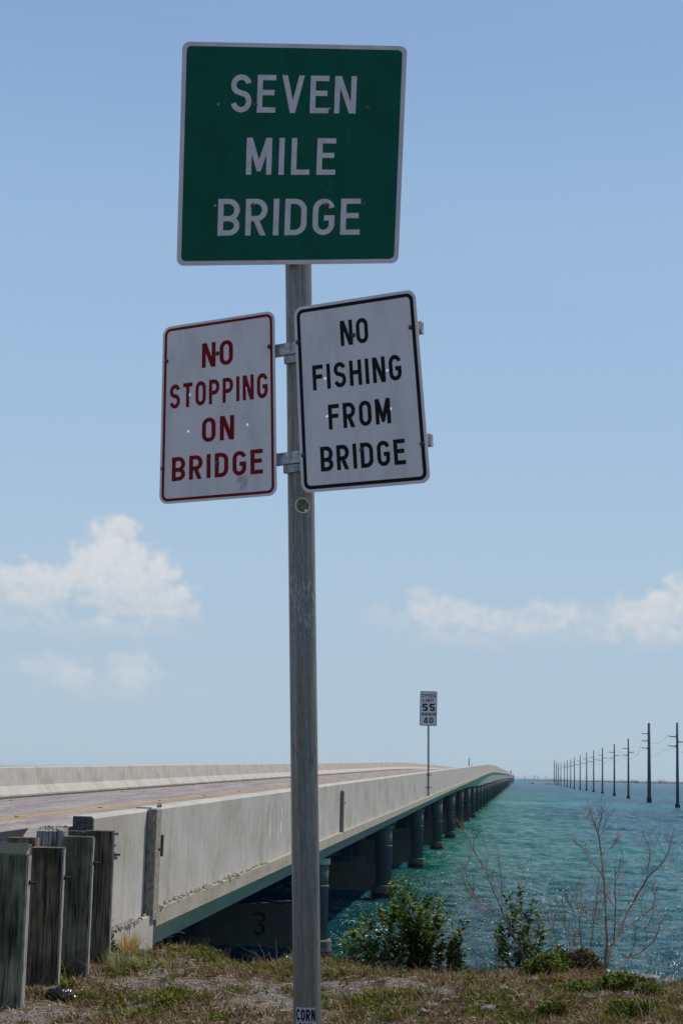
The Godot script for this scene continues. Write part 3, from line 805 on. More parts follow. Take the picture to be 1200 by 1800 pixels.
func make_ground() -> void:
	g1.seed = 11
	g1.frequency = 0.9
	g1.fractal_octaves = 3
	g2.seed = 12
	g2.frequency = 3.4
	g2.fractal_octaves = 4
	var xs := []
	var x := -16.0
	while x < 16.0:
		xs.append(x)
		x += 0.035 if x > -3.0 and x < 3.3 else 0.45
	var ds := []
	var d := -12.0
	while d < 20.0:
		ds.append(d)
		d += 0.035 if d > 9.2 and d < 15.9 else 0.3
	var st := SurfaceTool.new()
	st.begin(Mesh.PRIMITIVE_TRIANGLES)
	st.set_smooth_group(0)
	for dd in ds:
		for xx in xs:
			var p: Vector3 = patches(xx, dd)
			var dark := g2.get_noise_2d(xx * 2.2, dd * 2.2)
			var c := Color(0.17, 0.105, 0.065).lerp(Color(0.095, 0.07, 0.038), clampf(0.5 + dark, 0.0, 1.0))
			c = c.lerp(Color(0.30, 0.262, 0.235), p.x * 0.95)
			c = c.lerp(Color(0.095, 0.092, 0.028), p.y * 0.8)
			var over: float = dd - crest_d(xx)
			c = c.lerp(Color(0.22, 0.20, 0.18), smooth(0.1, 0.6, over))
			c = c.lerp(Color(0.02, 0.02, 0.017), smooth(1.5, 1.9, over))
			st.set_color(c)
			st.add_vertex(Vector3(xx, ground_y(xx, dd), -dd))
	var nx: int = xs.size()
	for i in ds.size() - 1:
		for j in nx - 1:
			var k := i * nx + j
			for q in [k, k + nx, k + 1, k + 1, k + nx, k + nx + 1]: st.add_index(q)
	st.generate_normals()
	var m := plain_mat(Color.WHITE, 0.95)
	m.vertex_color_use_as_albedo = true
	m.albedo_texture = noise_tex(40, 0.05, 5, [gray(0.5), gray(0.95), gray(1.0)], [0.22, 0.5, 0.75])
	m.uv1_triplanar = true
	m.uv1_world_triplanar = true
	m.uv1_scale = Vector3(1.4, 1.4, 1.4)
	m.heightmap_enabled = true
	m.heightmap_texture = noise_tex(41, 0.07, 5, [gray(0), gray(1)], [0.2, 0.8])
	m.heightmap_scale = 2.5
	struct("ground", st.commit(), m)

func blade_clump(seed_: int, blades: int, h: float, spread: float, wide: float, lean := 0.6) -> ArrayMesh:
	var r := RandomNumberGenerator.new()
	r.seed = seed_
	var st := begin(false)
	for i in blades:
		var an := r.randf() * TAU
		var o := Vector3(cos(an), 0, sin(an)) * spread * sqrt(r.randf())
		var dir := Vector3(cos(an + r.randf_range(-0.8, 0.8)), 0, sin(an + r.randf_range(-0.8, 0.8)))
		var side := dir.cross(Vector3.UP).normalized() * wide * r.randf_range(0.6, 1.3)
		var hh := h * r.randf_range(0.45, 1.15)
		var ln := lean * r.randf_range(0.2, 1.2) * hh
		var p0 := o
		var p1 := o + dir * ln * 0.3 + Vector3.UP * hh * 0.6
		var p2 := o + dir * ln + Vector3.UP * hh
		quad(st, p0 - side, p1 - side * 0.8, p1 + side * 0.8, p0 + side)
		tri(st, p1 - side * 0.8, p2, p1 + side * 0.8)
	return done(st)

func leaf(len: float, wid: float, droop := 0.15) -> Array:
	# outline rows of a broad leaf, stalk at the origin, pointing along +z
	var rows := []
	for i in 5:
		var t := i / 4.0
		var hw: float = wid * 0.5 * [0.12, 0.62, 1.0, 0.86, 0.05][i]
		var y: float = droop * len * (t - t * t * 1.6)
		rows.append([Vector3(-hw, y + hw * 0.25, t * len), Vector3(0, y, t * len), Vector3(hw, y + hw * 0.25, t * len)])
	return rows

func leaf_mesh(len: float, wid: float, droop := 0.15) -> ArrayMesh:
	var st := begin(false)
	loft(st, leaf(len, wid, droop), false, false)
	return done(st)

func creeping_mesh(seed_: int) -> ArrayMesh:
	# a small rosette of rounded leaves
	var r := RandomNumberGenerator.new()
	r.seed = seed_
	var st := begin(false)
	for i in 7:
		var t := Transform3D(Basis(Vector3.UP, r.randf() * TAU) * Basis(Vector3.RIGHT, -r.randf_range(0.2, 1.1)), Vector3(r.randf_range(-0.02, 0.02), r.randf_range(0.0, 0.05), r.randf_range(-0.02, 0.02)))
		loft(st, leaf(r.randf_range(0.02, 0.034), 0.016), false, false, t)
	return done(st)

func make_cover() -> void:
	var dry_x := []
	var dry_c := []
	var gr_x := []
	var gr_c := []
	var lit_x := []
	var lit_c := []
	var stalk_x := []
	var stalk_c := []
	var peb_x := []
	var peb_c := []
	var herb_x := []
	var herb_c := []
	rng.seed = 77
	for i in 150000:
		var x := rng.randf_range(-3.4, 3.7)
		var d := rng.randf_range(9.0, 15.6)
		var over := d - crest_d(x)
		if over > 0.5: continue
		if x < -1.75 and d > 13.1: continue
		if x < -2.05: continue
		var p := patches(x, d)
		var y := ground_y(x, d)
		var roll := rng.randf()
		var b := Basis(Vector3.UP, rng.randf() * TAU).rotated(Vector3.RIGHT, rng.randf_range(-0.25, 0.25)).scaled(Vector3.ONE * rng.randf_range(0.6, 1.35))
		var t := Transform3D(b, Vector3(x, y - 0.004, -d))
		if roll < 0.40:
			if rng.randf() > p.z * 0.46 + p.y * 0.2 + 0.02: continue
			dry_x.append(t)
			var k := rng.randf()
			dry_c.append(Color(0.24, 0.15, 0.070).lerp(Color(0.11, 0.060, 0.030), k) if rng.randf() < 0.80 else Color(0.42, 0.34, 0.22))
		elif roll < 0.62:
			if rng.randf() > p.y * 0.95 + 0.02: continue
			gr_x.append(t)
			gr_c.append(Color(0.155, 0.15, 0.022).lerp(Color(0.085, 0.10, 0.020), rng.randf()))
		elif roll < 0.72:
			if rng.randf() > p.y * 0.55 + 0.02: continue
			herb_x.append(t)
			herb_c.append(Color(0.07, 0.11, 0.015).lerp(Color(0.12, 0.13, 0.02), rng.randf()))
		elif roll < 0.80:
			var tw := Transform3D(Basis(Vector3.UP, rng.randf() * TAU) * Basis(Vector3.RIGHT, rng.randf_range(-0.3, 0.3)) * Basis.from_scale(Vector3.ONE * rng.randf_range(0.5, 1.5)), Vector3(x, y + 0.006, -d))
			lit_x.append(tw)
			lit_c.append(Color(0.50, 0.42, 0.31).lerp(Color(0.20, 0.12, 0.07), rng.randf()))
		elif roll < 0.806:
			stalk_x.append(t)
			stalk_c.append(Color(0.40, 0.30, 0.17).lerp(Color(0.22, 0.12, 0.06), rng.randf()))
		elif roll < 0.9:
			if rng.randf() > 0.25 + p.x * 0.7: continue
			peb_x.append(Transform3D(b.scaled(Vector3.ONE * rng.randf_range(0.3, 1.0)), Vector3(x, y, -d)))
			peb_c.append(Color(0.46, 0.42, 0.38).lerp(Color(0.2, 0.17, 0.14), rng.randf()))
	var lm := leaf_mat(0.5)
	lm.roughness = 0.7
	scatter("dry_grass", blade_clump(1, 8, 0.040, 0.045, 0.0028, 1.5), lm, dry_x, dry_c, self)
	scatter("green_grass", blade_clump(2, 9, 0.042, 0.03, 0.0024, 1.0), lm, gr_x, gr_c, self)
	scatter("dry_stalks", blade_clump(6, 6, 0.13, 0.03, 0.0016, 0.9), lm, stalk_x, stalk_c, self)
	scatter("low_weeds", creeping_mesh(3), lm, herb_x, herb_c, self)
	var st := begin()
	tube(st, [Vector3(-0.035, 0, 0), Vector3(0.0, 0.004, 0.006), Vector3(0.04, 0.001, -0.003)], 0.0026, 0.0016, 4)
	scatter("plant_litter", done(st), lm, lit_x, lit_c, self)
	var pm := plain_mat(Color.WHITE, 0.95)
	pm.vertex_color_use_as_albedo = true
	scatter("pebbles", blob(5, Vector3(0.010, 0.006, 0.009), 0.3, 4), pm, peb_x, peb_c, self)
	for n in ["dry_grass", "dry_stalks", "green_grass", "low_weeds", "plant_litter", "pebbles"]:
		var o := get_node(NodePath(n))
		var l: String = {"dry_stalks": "thin pale dead stalks standing above the dry grass", "dry_grass": "short brown dry grass covering the bank", "green_grass": "patches of short green grass on the bank", "low_weeds": "small leafy weeds low on the sandy bank", "plant_litter": "dead plant bits strewn over the bank", "pebbles": "small pale pebbles on the sandy ground"}[n]
		var cat: String = {"dry_stalks": "stalks", "dry_grass": "grass", "green_grass": "grass", "low_weeds": "weeds", "plant_litter": "litter", "pebbles": "pebbles"}[n]
		tag(o, l, cat)

# ---------------------------------------------------------------- the bridge
# local frame: x = 0 is the outer face of the near parapet (outwards +), -z runs along the bridge
func crown(s: float) -> float:
	# height of the parapet's top, with the kinks between the table's points rounded off
	var d := s / 1.0055
	var w := clampf(absf(d) * 0.12, 2.0, 60.0)
	return (table(PROFILE, d - w) + table(PROFILE, d) * 2.0 + table(PROFILE, d + w)) / 4.0

func hang(s: float) -> float:
	# how far the girder hangs below the edge band
	return table([Vector2(0, 0.30), Vector2(100, 0.30), Vector2(132, 0.46), Vector2(170, 0.92), Vector2(236, 1.28), Vector2(5000, 1.3)], s)

func along(outline: Array, s0: float, s1: float, step: float, hang_from := -1) -> ArrayMesh:
	# an outline (x, y below the parapet's top) carried along the bridge; points from hang_from on also follow the girder's depth
	var st := begin()
	var n := maxi(1, int(ceil((s1 - s0) / step)))
	var rings := []
	for i in n + 1:
		var s := lerpf(s0, s1, float(i) / n)
		var y0 := crown(s)
		var ring := []
		for k in outline.size():
			var p: Vector2 = outline[k]
			ring.append(Vector3(p.x, y0 + p.y - (hang(s) if hang_from >= 0 and p.y < -1.1 else 0.0), -s))
		rings.append(ring)
	# end caps by triangulation, as the outlines are not convex
	loft(st, rings, true, false)
	var flat := PackedVector2Array()
	for p in outline: flat.append(p)
	var ids := Geometry2D.triangulate_polygon(flat)
	for e in [0, n]:
		var ring: Array = rings[e]
		for i in range(0, ids.size(), 3):
			tri(st, ring[ids[i]], ring[ids[i + 1]], ring[ids[i + 2]])
	return done(st)

const WIDE := 10.5
const PIER := 16.15

func pier_s(k: int) -> float:
	return PIER * k - 0.25

func make_bridge() -> void:
	bridge = thing("bridge", "long pale concrete road bridge on rows of round columns running out over the water", "bridge", Vector3(-3.22, 0, 0), -TURN)
	var par := [Vector2(0.0, -0.885), Vector2(0.0, -0.025), Vector2(-0.025, 0.0), Vector2(-0.155, 0.0), Vector2(-0.18, -0.025), Vector2(-0.235, -0.50), Vector2(-0.42, -0.73), Vector2(-0.42, -0.885)]
	var band := [Vector2(0.06, -0.885), Vector2(0.06, -1.03), Vector2(-0.02, -1.03), Vector2(-0.02, -0.885)]
	var par_l := []
	for p in par: par_l.append(Vector2(-WIDE - p.x, p.y))
	var band_l := []
	for p in band: band_l.append(Vector2(-WIDE - p.x, p.y))
	# parapets, one cast length per span, with open joints between
	var s0 := 15.5
	for k in range(2, 22):
		var s1 := pier_s(k)
		part("parapet", along(par, s0, s1 - 0.02, 4.0), mats.concrete, bridge)
		for i in 3:
			part("parapet", along(par_l, lerpf(s0, s1, i / 3.0), lerpf(s0, s1, (i + 1) / 3.0) - [0.02, 0.035, 0.02][i], 4.0), mats.concrete, bridge)
		var mid := (s0 + s1) / 2.0
		for e in [[s0, mid], [mid, s1]]:
			part("edge_band", along(band, e[0], e[1] - 0.012, 4.0), mats.ledge, bridge)
		s0 = s1
	while s0 < 3000.0:
		var s1 := s0 + (120.0 if s0 < 900.0 else 500.0)
		part("parapet", along(par, s0, s1 - 0.02, 20.0), mats.concrete, bridge)
		part("parapet", along(par_l, s0, s1 - 0.02, 20.0), mats.concrete, bridge)
		part("edge_band", along(band, s0, s1 - 0.02, 20.0), mats.ledge, bridge)
		s0 = s1
	for e in [[-25.0, 13.0], [13.02, 340.0]]:
		pass
	part("edge_band", along(band_l, 15.5, 3000.0, 12.0), mats.ledge, bridge)
	# the end of the near parapet on land, stepped, and the far parapet's run on land
	part("parapet_end", along([Vector2(-0.012, -1.30), Vector2(-0.012, -0.03), Vector2(-0.03, -0.012), Vector2(-0.172, -0.012), Vector2(-0.172, -1.30)], 13.37, 15.47, 1.0), mats.concrete, bridge)
	part("parapet_end", along([Vector2(-0.175, -1.30), Vector2(-0.175, -0.095), Vector2(-0.33, -0.095), Vector2(-0.345, -0.115), Vector2(-0.345, -1.30)], 13.38, 15.47, 1.0), mats.concrete, bridge)
	part("parapet", along(par_l, -20.0, 15.48, 4.0), mats.concrete, bridge)
	part("end_face", along([Vector2(-0.014, -1.30), Vector2(-0.014, -0.032), Vector2(-0.032, -0.014), Vector2(-0.171, -0.014), Vector2(-0.171, -1.30)], 13.34, 13.368, 1.0), mats.dark_concrete, bridge)
	part("end_face", along([Vector2(-0.176, -1.30), Vector2(-0.176, -0.097), Vector2(-0.33, -0.097), Vector2(-0.344, -0.117), Vector2(-0.344, -1.30)], 13.35, 13.378, 1.0), mats.dark_concrete, bridge)
	# dirt washed up along the foot of the far parapet
	var dirt := begin()
	var dn := FastNoiseLite.new()
	dn.seed = 71
	dn.frequency = 0.5
	for i in 700:
		var sa := 16.0 + i * 0.3
		var wa := 0.16 + 0.14 * dn.get_noise_1d(sa) + 0.1 * dn.get_noise_1d(sa * 5.0)
		var wb := 0.16 + 0.14 * dn.get_noise_1d(sa + 0.3) + 0.1 * dn.get_noise_1d((sa + 0.3) * 5.0)
		var xa := -WIDE + 0.421
		if wa > 0.03 and wb > 0.03:
			quad(dirt, Vector3(xa, crown(sa) - 0.77, -sa), Vector3(xa, crown(sa + 0.3) - 0.77, -sa - 0.3), Vector3(xa + wb, crown(sa + 0.3) - 0.798, -sa - 0.3), Vector3(xa + wa, crown(sa) - 0.798, -sa))
	part("dirt_strip", done(dirt), mats.dirt, bridge).set_meta("kind", "stuff")
	# wing wall under the end block, with rough mortar on its top
	var st := begin()
	loft(st, [[Vector3(0.055, 1.0, -12.4), Vector3(0.055, 1.0, -15.42), Vector3(-0.5, 1.0, -15.42), Vector3(-0.5, 1.0, -12.4)], [Vector3(0.05, 2.08, -12.4), Vector3(0.05, 2.15, -15.42), Vector3(-0.5, 2.15, -15.42), Vector3(-0.5, 2.08, -12.4)]])
	part("wing_wall", done(st), mats.concrete, bridge)
	st = begin()
	box(st, Vector3(-WIDE + 0.05, 0.4, -15.36), Vector3(-0.03, 1.98, -14.4))
	part("abutment", done(st), mats.wall, bridge)
	# mortar that has oozed out along the foot of the parapet
	rng.seed = 5
	st = begin()
	for i in 150:
		var s := rng.randf_range(15.5, 22.5) if i < 110 else rng.randf_range(13.6, 15.4)
		var y := crown(s) - 0.885 if s > 15.5 else lerpf(2.10, 2.15, (s - 12.4) / 3.0)
		var r := rng.randf_range(0.012, 0.034) * (1.0 if s < 20.0 else 0.6)
		var c := Vector3(rng.randf_range(0.0, 0.05), y + r * 0.2, -s)
		var rings := []
		for e in [[-0.4, 1.0], [0.35, 0.85], [0.75, 0.4]]:
			var ring := []
			for k in 7:
				var an := TAU * k / 7.0
				ring.append(c + Vector3(cos(an) * r * e[1] * rng.randf_range(0.7, 1.2), e[0] * r, sin(an) * r * 1.9 * e[1] * rng.randf_range(0.7, 1.2)))
			rings.append(ring)
		loft(st, rings)
	var mo := part("mortar_spill", done(st), mats.mortar, bridge)
	mo.set_meta("kind", "stuff")
	# covers over the joints
	for e in [[15.38, 0.0, 0.075], [31.95, -0.13, 0.062]]:
		st = begin()
		var y: float = crown(e[0])
		box(st, Vector3(-0.01, y - 0.90 - (0.06 if e[1] == 0.0 else 0.0), -e[0] - 0.11), Vector3(e[2], y + e[1] - 0.006, -e[0] + 0.11), 0.008)
		var cv := part("joint_cover", done(st), mats.cover, bridge)
		st = begin()
		tube(st, [Vector3(e[2] - 0.01, y - 0.36, -e[0] - 0.02), Vector3(e[2] + 0.03, y - 0.36, -e[0] - 0.02)], 0.012, 0.010, 6)
		part("bolt", done(st), mats.bolt, cv)
		if e[1] == 0.0:
			st = begin(false)
			var ring := []
			for k in 13: ring.append(Vector3(0.055, y + 0.005 + 0.03 * sin(PI * k / 12.0), -15.46 - 0.05 * cos(PI * k / 12.0)))
			tube(st, ring, 0.012, 0.012, 6)
			part("lifting_loop", done(st), mats.mortar, cv)
	st = begin()
	var yf := crown(15.75)
	box(st, Vector3(0.003, yf - 0.44, -15.76), Vector3(0.045, yf - 0.25, -15.745))
	part("steel_plate", done(st), mats.bolt, bridge)
	# white lime run down the face
	for e in [[23.9, 0.18, 0.62, 9], [22.75, 0.30, 0.80, 7], [22.95, 0.62, 0.84, 5], [21.25, 0.14, 0.30, 4]]:
		st = begin()
		for i in int(e[3]):
			var s: float = e[0] + rng.randf_range(-0.07, 0.07)
			var ya: float = crown(s) - e[1] - rng.randf_range(0.0, 0.25)
			var yb: float = minf(ya - rng.randf_range(0.08, 0.22), crown(s) - e[1] - 0.1)
			yb = maxf(yb, crown(s) - e[2])
			var w := rng.randf_range(0.008, 0.022)
			var a := Vector3(0.0018, ya, -s)
			var b := Vector3(0.0018, yb, -s - rng.randf_range(-0.01, 0.01))
			var o := Vector3(0.0004, 0, 0)
			loft(st, [[a - Vector3(0, 0, w * 0.3), a + o, a + Vector3(0, 0, w * 0.3)], [a.lerp(b, 0.4) - Vector3(0, 0, w), a.lerp(b, 0.4) + o, a.lerp(b, 0.4) + Vector3(0, 0, w)], [b - Vector3(0, 0, w * 0.4), b + o, b + Vector3(0, 0, w * 0.4)]])
		part("lime_streak", done(st), mats.lime, bridge).set_meta("kind", "stuff")
	# thin grey and brown runs down the face, from the top edge and above the ledge
	rng.seed = 52
	for kind in 2:
		st = begin()
		for i in ([44, 22][kind]):
			var s: float = rng.randf_range(15.7, 60.0) if kind == 0 else rng.randf_range(20.6, 25.2)
			var at_top := rng.randf() < 0.5
			var len := rng.randf_range(0.06, 0.32) if kind == 0 else rng.randf_range(0.2, 0.55)
			var ya: float = crown(s) - 0.03 if at_top else crown(s) - 0.882 + len
			if kind == 1: ya = crown(s) - rng.randf_range(0.1, 0.3)
			var w := rng.randf_range(0.006, 0.02) * (1.0 + 0.02 * s)
			var a := Vector3(0.0012, ya, -s)
			var b := Vector3(0.0012, ya - len, -s - rng.randf_range(-0.012, 0.012))
			var o := Vector3(0.0003, 0, 0)
			var wa := w * (1.0 if at_top else 0.3)
			var wb := w * (0.3 if at_top else 1.2)
			loft(st, [[a - Vector3(0, 0, wa), a + o, a + Vector3(0, 0, wa)], [a.lerp(b, 0.5) - Vector3(0, 0, w * 0.8), a.lerp(b, 0.5) + o, a.lerp(b, 0.5) + Vector3(0, 0, w * 0.8)], [b - Vector3(0, 0, wb), b + o, b + Vector3(0, 0, wb)]], false, false)
		part("stain", done(st), [mats.stain, mats.stain_brown][kind], bridge).set_meta("kind", "stuff")
	# girder, with sloping sides
	var gird := [Vector2(-0.025, -1.031), Vector2(-0.06, -1.06), Vector2(-0.40, -1.101), Vector2(-WIDE + 0.40, -1.101), Vector2(-WIDE + 0.06, -1.06), Vector2(-WIDE + 0.025, -1.031), Vector2(-WIDE + 0.03, -0.90), Vector2(-0.03, -0.90)]
	gird[2] = Vector2(-0.37, -1.031 - 0.0001 - 0.07)
	gird[3] = Vector2(-WIDE + 0.37, -1.031 - 0.0001 - 0.07)
	gird[1] = Vector2(-0.03, -1.05)
	gird[4] = Vector2(-WIDE + 0.03, -1.05)
	s0 = 15.37
	for k in range(2, 22):
		var s1 := pier_s(k)
		part("girder", along(gird, s0, s1 - 0.015, 4.0, 0), mats.girder, bridge)
		s0 = s1
	part("girder", along(gird, s0, 3000.0, 15.0, 0), mats.girder, bridge)
	# roadway with a crown, the double yellow line, and the raised markers beside it
	var road := [Vector2(-0.42, -0.81), Vector2(-5.3, -0.705), Vector2(-WIDE + 0.42, -0.81), Vector2(-WIDE + 0.42, -0.898), Vector2(-0.42, -0.898)]
	part("roadway", along(road, 15.5, 3000.0, 6.0), mats.road, bridge)
	for x: float in [-5.42, -5.66]:
		var yy := -0.81 + 0.105 * ((x + WIDE - 0.42) / 4.78) if x < -5.3 else -0.71
		part("yellow_line", along([Vector2(x + 0.055, yy + 0.0065), Vector2(x - 0.055, yy + 0.0045), Vector2(x - 0.055, yy + 0.002), Vector2(x + 0.055, yy + 0.004)], 15.5, 600.0, 6.0), mats.yellow, bridge)
	st = begin()
	var mk := begin()
	box(mk, Vector3(-0.05, 0, -0.05), Vector3(0.05, 0.02, 0.05), 0.008)
	var mesh := done(mk)
	for i in 36:
		for x in ([-5.54, -9.3] if i % 2 == 0 else [-5.54]):
			var s := 18.0 + i * 6.1
			var o := part("raised_marker", mesh, mats.marker, bridge)
			o.position = Vector3(x, crown(s) - 0.81 + (0.102 if x > -6.0 else 0.02), -s)
	# piers
	var col := {}
	for k in range(2, 50):
		var s := pier_s(k)
		var p := Node3D.new()
		p.name = "pier"
		bridge.add_child(p, true)
		p.position = Vector3(0, 0, -s)
		var under := crown(s) - 1.10 - hang(s)
		var split := 1.50 + 0.12 * sin(k * 2.1)
		var sides := 28 if k < 6 else 16
		for x in [-0.44, -2.59, -7.91, -10.06]:
			st = begin(false)
			lathe(st, [Vector2(0.236, split), Vector2(0.236, under - 0.09)], sides, Vector3(x, 0, 0))
			part("column", done(st), mats.column, p)
			st = begin()
			lathe(st, [Vector2(0.25, under - 0.09), Vector2(0.265, under - 0.075), Vector2(0.265, under + 0.02)], sides, Vector3(x, 0, 0))
			part("column_cap", done(st), mats.girder if k == 2 else mats.column, p)  # first pier's caps share the girder's painted green bounce light
			st = begin(false)
			var jr := 0.242 if k != 8 else 0.275
			lathe(st, [Vector2(jr, 0.30), Vector2(jr, split - 0.04), Vector2(jr + 0.004, split - 0.035), Vector2(jr + 0.004, split), Vector2(0.2, split + 0.003)], sides, Vector3(x, 0, 0))
			part("column_jacket", done(st), mats.jacket, p)
			st = begin()
			lathe(st, [Vector2(0.318, 0.22), Vector2(0.318, 0.40), Vector2(0.30, 0.42), Vector2(0.2, 0.425)], sides, Vector3(x, 0, 0))
			part("footing", done(st), mats.wall, p)
			st = begin()
			lathe(st, [Vector2(0.322, -1.2), Vector2(0.322, 0.225)], sides, Vector3(x, 0, 0))
			part("wet_band", done(st), mats.wet, p)
		for x in [-1.515]:
			st = begin()
			box(st, Vector3(x - 1.0, 0.27, -0.16), Vector3(x + 1.0, 1.0, 0.16), 0.012)
			part("crash_wall", done(st), mats.wall, p)
		if k == 2:
			# the red 3 sprayed on the wall of the first pier
			var face := func(u: float, v: float, z: float) -> Vector3: return Vector3(u, v, 0.162 + z)
			lettering("3", 0.13, -1.57, -1.32, 0.47, 0.90, 0.001, face, mats.paint_red, p)
	st = begin()
	for i in 90:
		var s := pier_s(50 + i)
		for x in [-0.44, -2.59, -7.91, -10.06]:
			lathe(st, [Vector2(0.25, -1.0), Vector2(0.25, crown(s) - 1.1 - hang(s))], 6, Vector3(x, 0, -s))
	var far := part("far_columns", done(st), mats.column, bridge)
	far.set_meta("kind", "stuff")
	# the road's approach on land
	var app := along([Vector2(-0.50, -0.812), Vector2(-5.3, -0.709), Vector2(-WIDE + 0.42, -0.812), Vector2(-WIDE + 0.42, -1.1), Vector2(-0.50, -1.1)], -25.0, 15.48, 4.0)
	var rd := struct("road", app, mats.road, "pale concrete road leading onto the bridge")
	rd.position = Vector3(-3.22, 0, 0)
	rd.rotation.y = -TURN
	for x: float in [-5.42, -5.66]:
		var yy := -0.812 + 0.103 * ((x + WIDE - 0.42) / 4.78)
		part("yellow_line", along([Vector2(x + 0.055, yy + 0.0065), Vector2(x - 0.055, yy + 0.0045), Vector2(x - 0.055, yy + 0.002), Vector2(x + 0.055, yy + 0.004)], -25.0, 15.48, 4.0), mats.yellow, rd)

# ---------------------------------------------------------------- timber posts and guard rail
func post_mesh(w: float, dep: float, h: float, seed_: int, slope: float, crack_at: float) -> ArrayMesh:
	var r := RandomNumberGenerator.new()
	r.seed = seed_
	var f := FastNoiseLite.new()
	f.seed = seed_
	f.frequency = 1.6
	var st := begin(false)
	var rings := []
	var n := 26
	for i in n + 1:
		var y := h * i / n
		var top := smooth(n - 0.9, n, i)
		var b := 0.006 + 0.004 * top
		var x0 := -w / 2 + 0.003 * f.get_noise_2d(y * 2.0, 1.0)
		var x1 := w / 2 + 0.004 * f.get_noise_2d(y * 2.5, 9.0)
		var c := crack_at * w + 0.016 * f.get_noise_2d(y * 1.1, 20.0)
		var cw := 0.0022 + 0.0022 * absf(f.get_noise_2d(y * 1.7, 33.0))
		var zf := dep / 2
		var s := slope * (1.0 if i == n else 0.0)
		rings.append([Vector3(x0 + b, y, zf), Vector3(c - cw, y, zf), Vector3(c, y, zf - 0.02), Vector3(c + cw, y, zf), Vector3(x1 - b, y, zf), Vector3(x1, y, zf - b), Vector3(x1, y + s, -zf + b), Vector3(x1 - b, y + s, -zf), Vector3(x0 + b, y + s, -zf), Vector3(x0, y + s, -zf + b), Vector3(x0, y, zf - b)])
	st.set_smooth_group(-1)
	loft(st, rings, true, true)
	return done(st)

